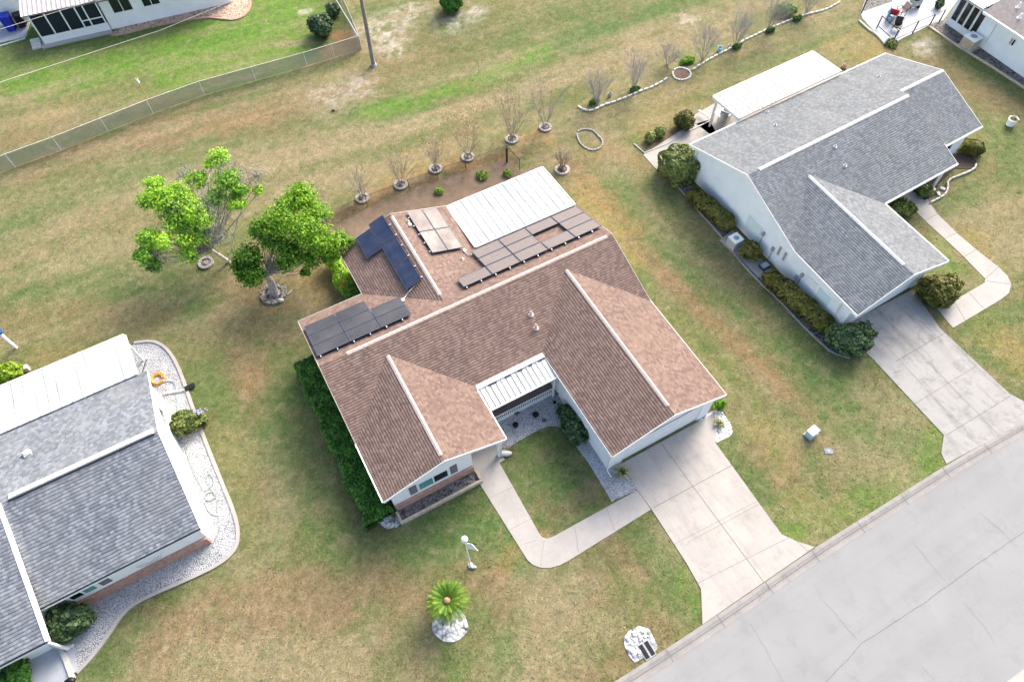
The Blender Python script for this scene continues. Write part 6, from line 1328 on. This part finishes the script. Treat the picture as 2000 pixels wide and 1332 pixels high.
railing('patio_railing', 'black metal railing along the near side of the top right patio', [(1712, 56), (1743, 84), (1782, 66), (1814, 53), (1834, 44)]); railing('patio_railing', 'black metal fence along the far left side of the top right patio', [(1682, 27), (1694, -6), (1740, -14)], 1.3)
structure('patio_bed', outline([(1685, 24), (1697, -10), (1745, -10), (1742, 4)], z1=.035), 'gravel_dark')
# left neighbour: hoses, mailbox, flamingo
c = at(309, 741); m = MB(); rng = random.Random(8)
for k in range(7):
    r_ = .36 + rng.uniform(-.07, .07); o_ = Vector((rng.uniform(-.05, .05), rng.uniform(-.05, .05), .04 + k * .018)); m.tube([c + o_ + Vector((r_ * math.cos(a), r_ * math.sin(a), 0)) for a in np.linspace(.2, 6.1, 26)], .024, 6)
m.build('hose_coil', 'hose_orange', None, 'orange hose coiled on the gravel beside the left neighbour house', 'hose', origin=c)
def hose(pts, mat, label):
    L = [Vector((p.x, p.y, .045)) for p in smooth_line(px(pts), 3)]; m = MB(); m.tube(L, .022, 6); m.build('garden_hose', mat, None, label, 'hose', origin=L[0])
hose([(318, 748), (335, 744), (345, 755), (343, 768), (346, 790), (347, 810), (352, 840), (356, 860), (366, 885), (374, 915), (395, 955), (400, 962), (420, 945), (412, 925), (402, 930), (405, 945), (412, 955), (425, 975), (424, 1000), (430, 1030), (420, 1055), (410, 1075)], 'hose_green', 'grey-green hose winding along the gravel beside the left neighbour wall')
hose([(403, 962), (398, 975), (410, 980), (423, 972), (418, 960), (400, 965), (402, 990), (412, 1005), (428, 1008)], 'hose_green', 'loop of grey-green hose lying on the gravel near the front corner')
hose([(412, 1062), (405, 1080), (396, 1095), (393, 1102), (400, 1100), (412, 1075)], 'hose_green', 'short hose end on the gravel at the front corner of the left house')
P = at(322, 770); Q = at(362, 763); t = thing('sign_post', 'black flat board on a white arm sticking out over the left gravel bed', 'sign', P)
m = MB(); m.beam(P + Vector((0, 0, .12)), Q + Vector((0, 0, .12)), .07, .07); m.build('arm', 'white', t); m = MB(); a = at(363, 762); b = at(382, 753); m.beam(a + Vector((0, 0, .14)), b + Vector((0, 0, .14)), .30, .06); m.build('board', 'black', t)
P = at(171, 1222); t = thing('garden_flamingo', 'pink plastic flamingo beside the dark bushy shrub', 'garden ornament', P, .4)
m = MB(); c = at(168, 1218, .65); m.blob(c, (.22, .14, .13), 12, 8, .03); m.build('body', 'pink', t); m = MB(); m.tube([c + Vector((-.15, 0, .05)), c + Vector((-.28, -.02, .2)), c + Vector((-.25, -.02, .38)), c + Vector((-.34, -.03, .40))], .03, 8, .02); m.build('neck', 'pink', t)
for s_ in (-.05, .05): m = MB(); m.tube([Vector((c.x + s_, c.y, 0)), c + Vector((s_, 0, -.08))], .012); m.build('leg', 'galv', t)
P = at(133, 1262); m = MB(); c = P + Vector((0, 0, .1)); m.blob(c, (.35, .12, .10), 10, 6, .2); m.build('white_rock', 'flagstone', None, 'white rock edging stone under the dark bushy shrub', 'rock', origin=P)
P = at(140, 1330); t = thing('doormat_bag', 'dark bundle lying at the end of the white walk edge', 'bag', P); m = MB(); m.blob(P + Vector((0, 0, .12)), (.26, .18, .14), 10, 6, .15); m.build('bundle', 'black', t)
# left house glass door pillar and loose leaves on the mulch bed of the grey house
P = at(1830, 376); 
for i, (x, y) in enumerate(((1822, 372), (1832, 380), (1840, 370))):
    p = at(x, y); m = MB(); m.cbox(p, (.34, .22, .12), .5 + i); m.build('paver_block', 'flagstone', None, 'white paver block in the mulch by the entry of the grey-roofed house', 'paver', 'white pavers in the mulch bed', origin=p, bevel=.02)
# ------------------------------------------------------------------ grass tufts over the lawns (uncountable)
def grass_tufts(n=45000):
    bpy.context.view_layer.update(); dg = bpy.context.evaluated_depsgraph_get(); rng = random.Random(12); V = []; Fc = []; Cc = []
    lawn = bpy.data.objects['ground']; cnt = 0; P0 = [at(x, y) for x, y in ((-20, -20), (2020, -20), (2020, 1350), (-20, 1350))]
    import bisect
    gx = GX.tolist(); gy = GY.tolist()
    while cnt < n:
        p = at(rng.uniform(-15, 2015), 1345 - 1360 * rng.random() ** 1.0)
        ok, loc, nr, idx, ob, mt = sc.ray_cast(dg, Vector((p.x, p.y, .22)), Vector((0, 0, -1)), distance=.4); cnt += 1
        if not ok or ob.name != 'ground': continue
        c = GC[min(len(gy) - 1, bisect.bisect(gy, p.y)), min(len(gx) - 1, bisect.bisect(gx, p.x))]
        k = rng.uniform(.88, 1.05) if rng.random() < .5 else rng.uniform(1.0, 1.5); w = rng.random() < .18
        cc = (c[0] * k * (.8 if w else 1), c[1] * k * (1.05 if w else 1), c[2] * k * .9, 1)
        s = rng.uniform(.025, .06); a = rng.uniform(0, 6.283); h = rng.uniform(.012, .035); dx, dy = math.cos(a) * s, math.sin(a) * s; b = len(V)
        ex, ey = rng.uniform(-.05, .05), rng.uniform(-.05, .05)
        V += [(p.x - dx, p.y - dy, 0), (p.x + dx, p.y + dy, 0), (p.x + dx * .4 + ex, p.y + dy * .4 + ey, h), (p.x - dx * .6 + ex, p.y - dy * .6 + ey, h * .9)]
        Fc.append((b, b + 1, b + 2, b + 3)); Cc += [cc] * 4
    me = bpy.data.meshes.new('grass'); me.from_pydata(V, [], Fc); a = me.color_attributes.new('turf', 'FLOAT_COLOR', 'POINT'); a.data.foreach_set('color', np.array(Cc, dtype=np.float32).ravel())
    t = NT('grass_tuft', .9, .1); t.color(t.n('ShaderNodeAttribute', attribute_name='turf').outputs['Color']); me.materials.append(t.m)
    o = bpy.data.objects.new('grass', me); col.objects.link(o); o['kind'] = 'stuff'; o['label'] = 'short green and straw-coloured grass tufts over the lawns'
grass_tufts()
# ------------------------------------------------------------------ light
SUN_AZ, SUN_EL = R(60), R(35)      # azimuth as a mathematical angle from +X
w = bpy.data.worlds.new('World'); sc.world = w; w.use_nodes = True; nt = w.node_tree
sky = nt.nodes.new('ShaderNodeTexSky'); sky.sky_type = 'NISHITA'; sky.sun_disc = False; sky.sun_elevation = SUN_EL; sky.sun_rotation = math.pi / 2 - SUN_AZ
sky.air_density = 1.0; sky.dust_density = 5.0; sky.ozone_density = 1.0
bg = nt.nodes['Background']; nt.links.new(sky.outputs[0], bg.inputs['Color']); bg.inputs['Strength'].default_value = .15
sl = bpy.data.lights.new('sun', 'SUN'); sl.energy = 2.05; sl.angle = R(32); sl.color = (1.0, .94, .85)
so = bpy.data.objects.new('sun', sl); col.objects.link(so)
d = Vector((math.cos(SUN_EL) * math.cos(SUN_AZ), math.cos(SUN_EL) * math.sin(SUN_AZ), math.sin(SUN_EL)))
so.rotation_euler = d.to_track_quat('Z', 'Y').to_euler(); so.location = d * 60
vs = sc.view_settings; vs.view_transform = 'Standard'; vs.look = 'None'; vs.gamma = 1; vs.use_curve_mapping = False; vs.exposure = 1.45
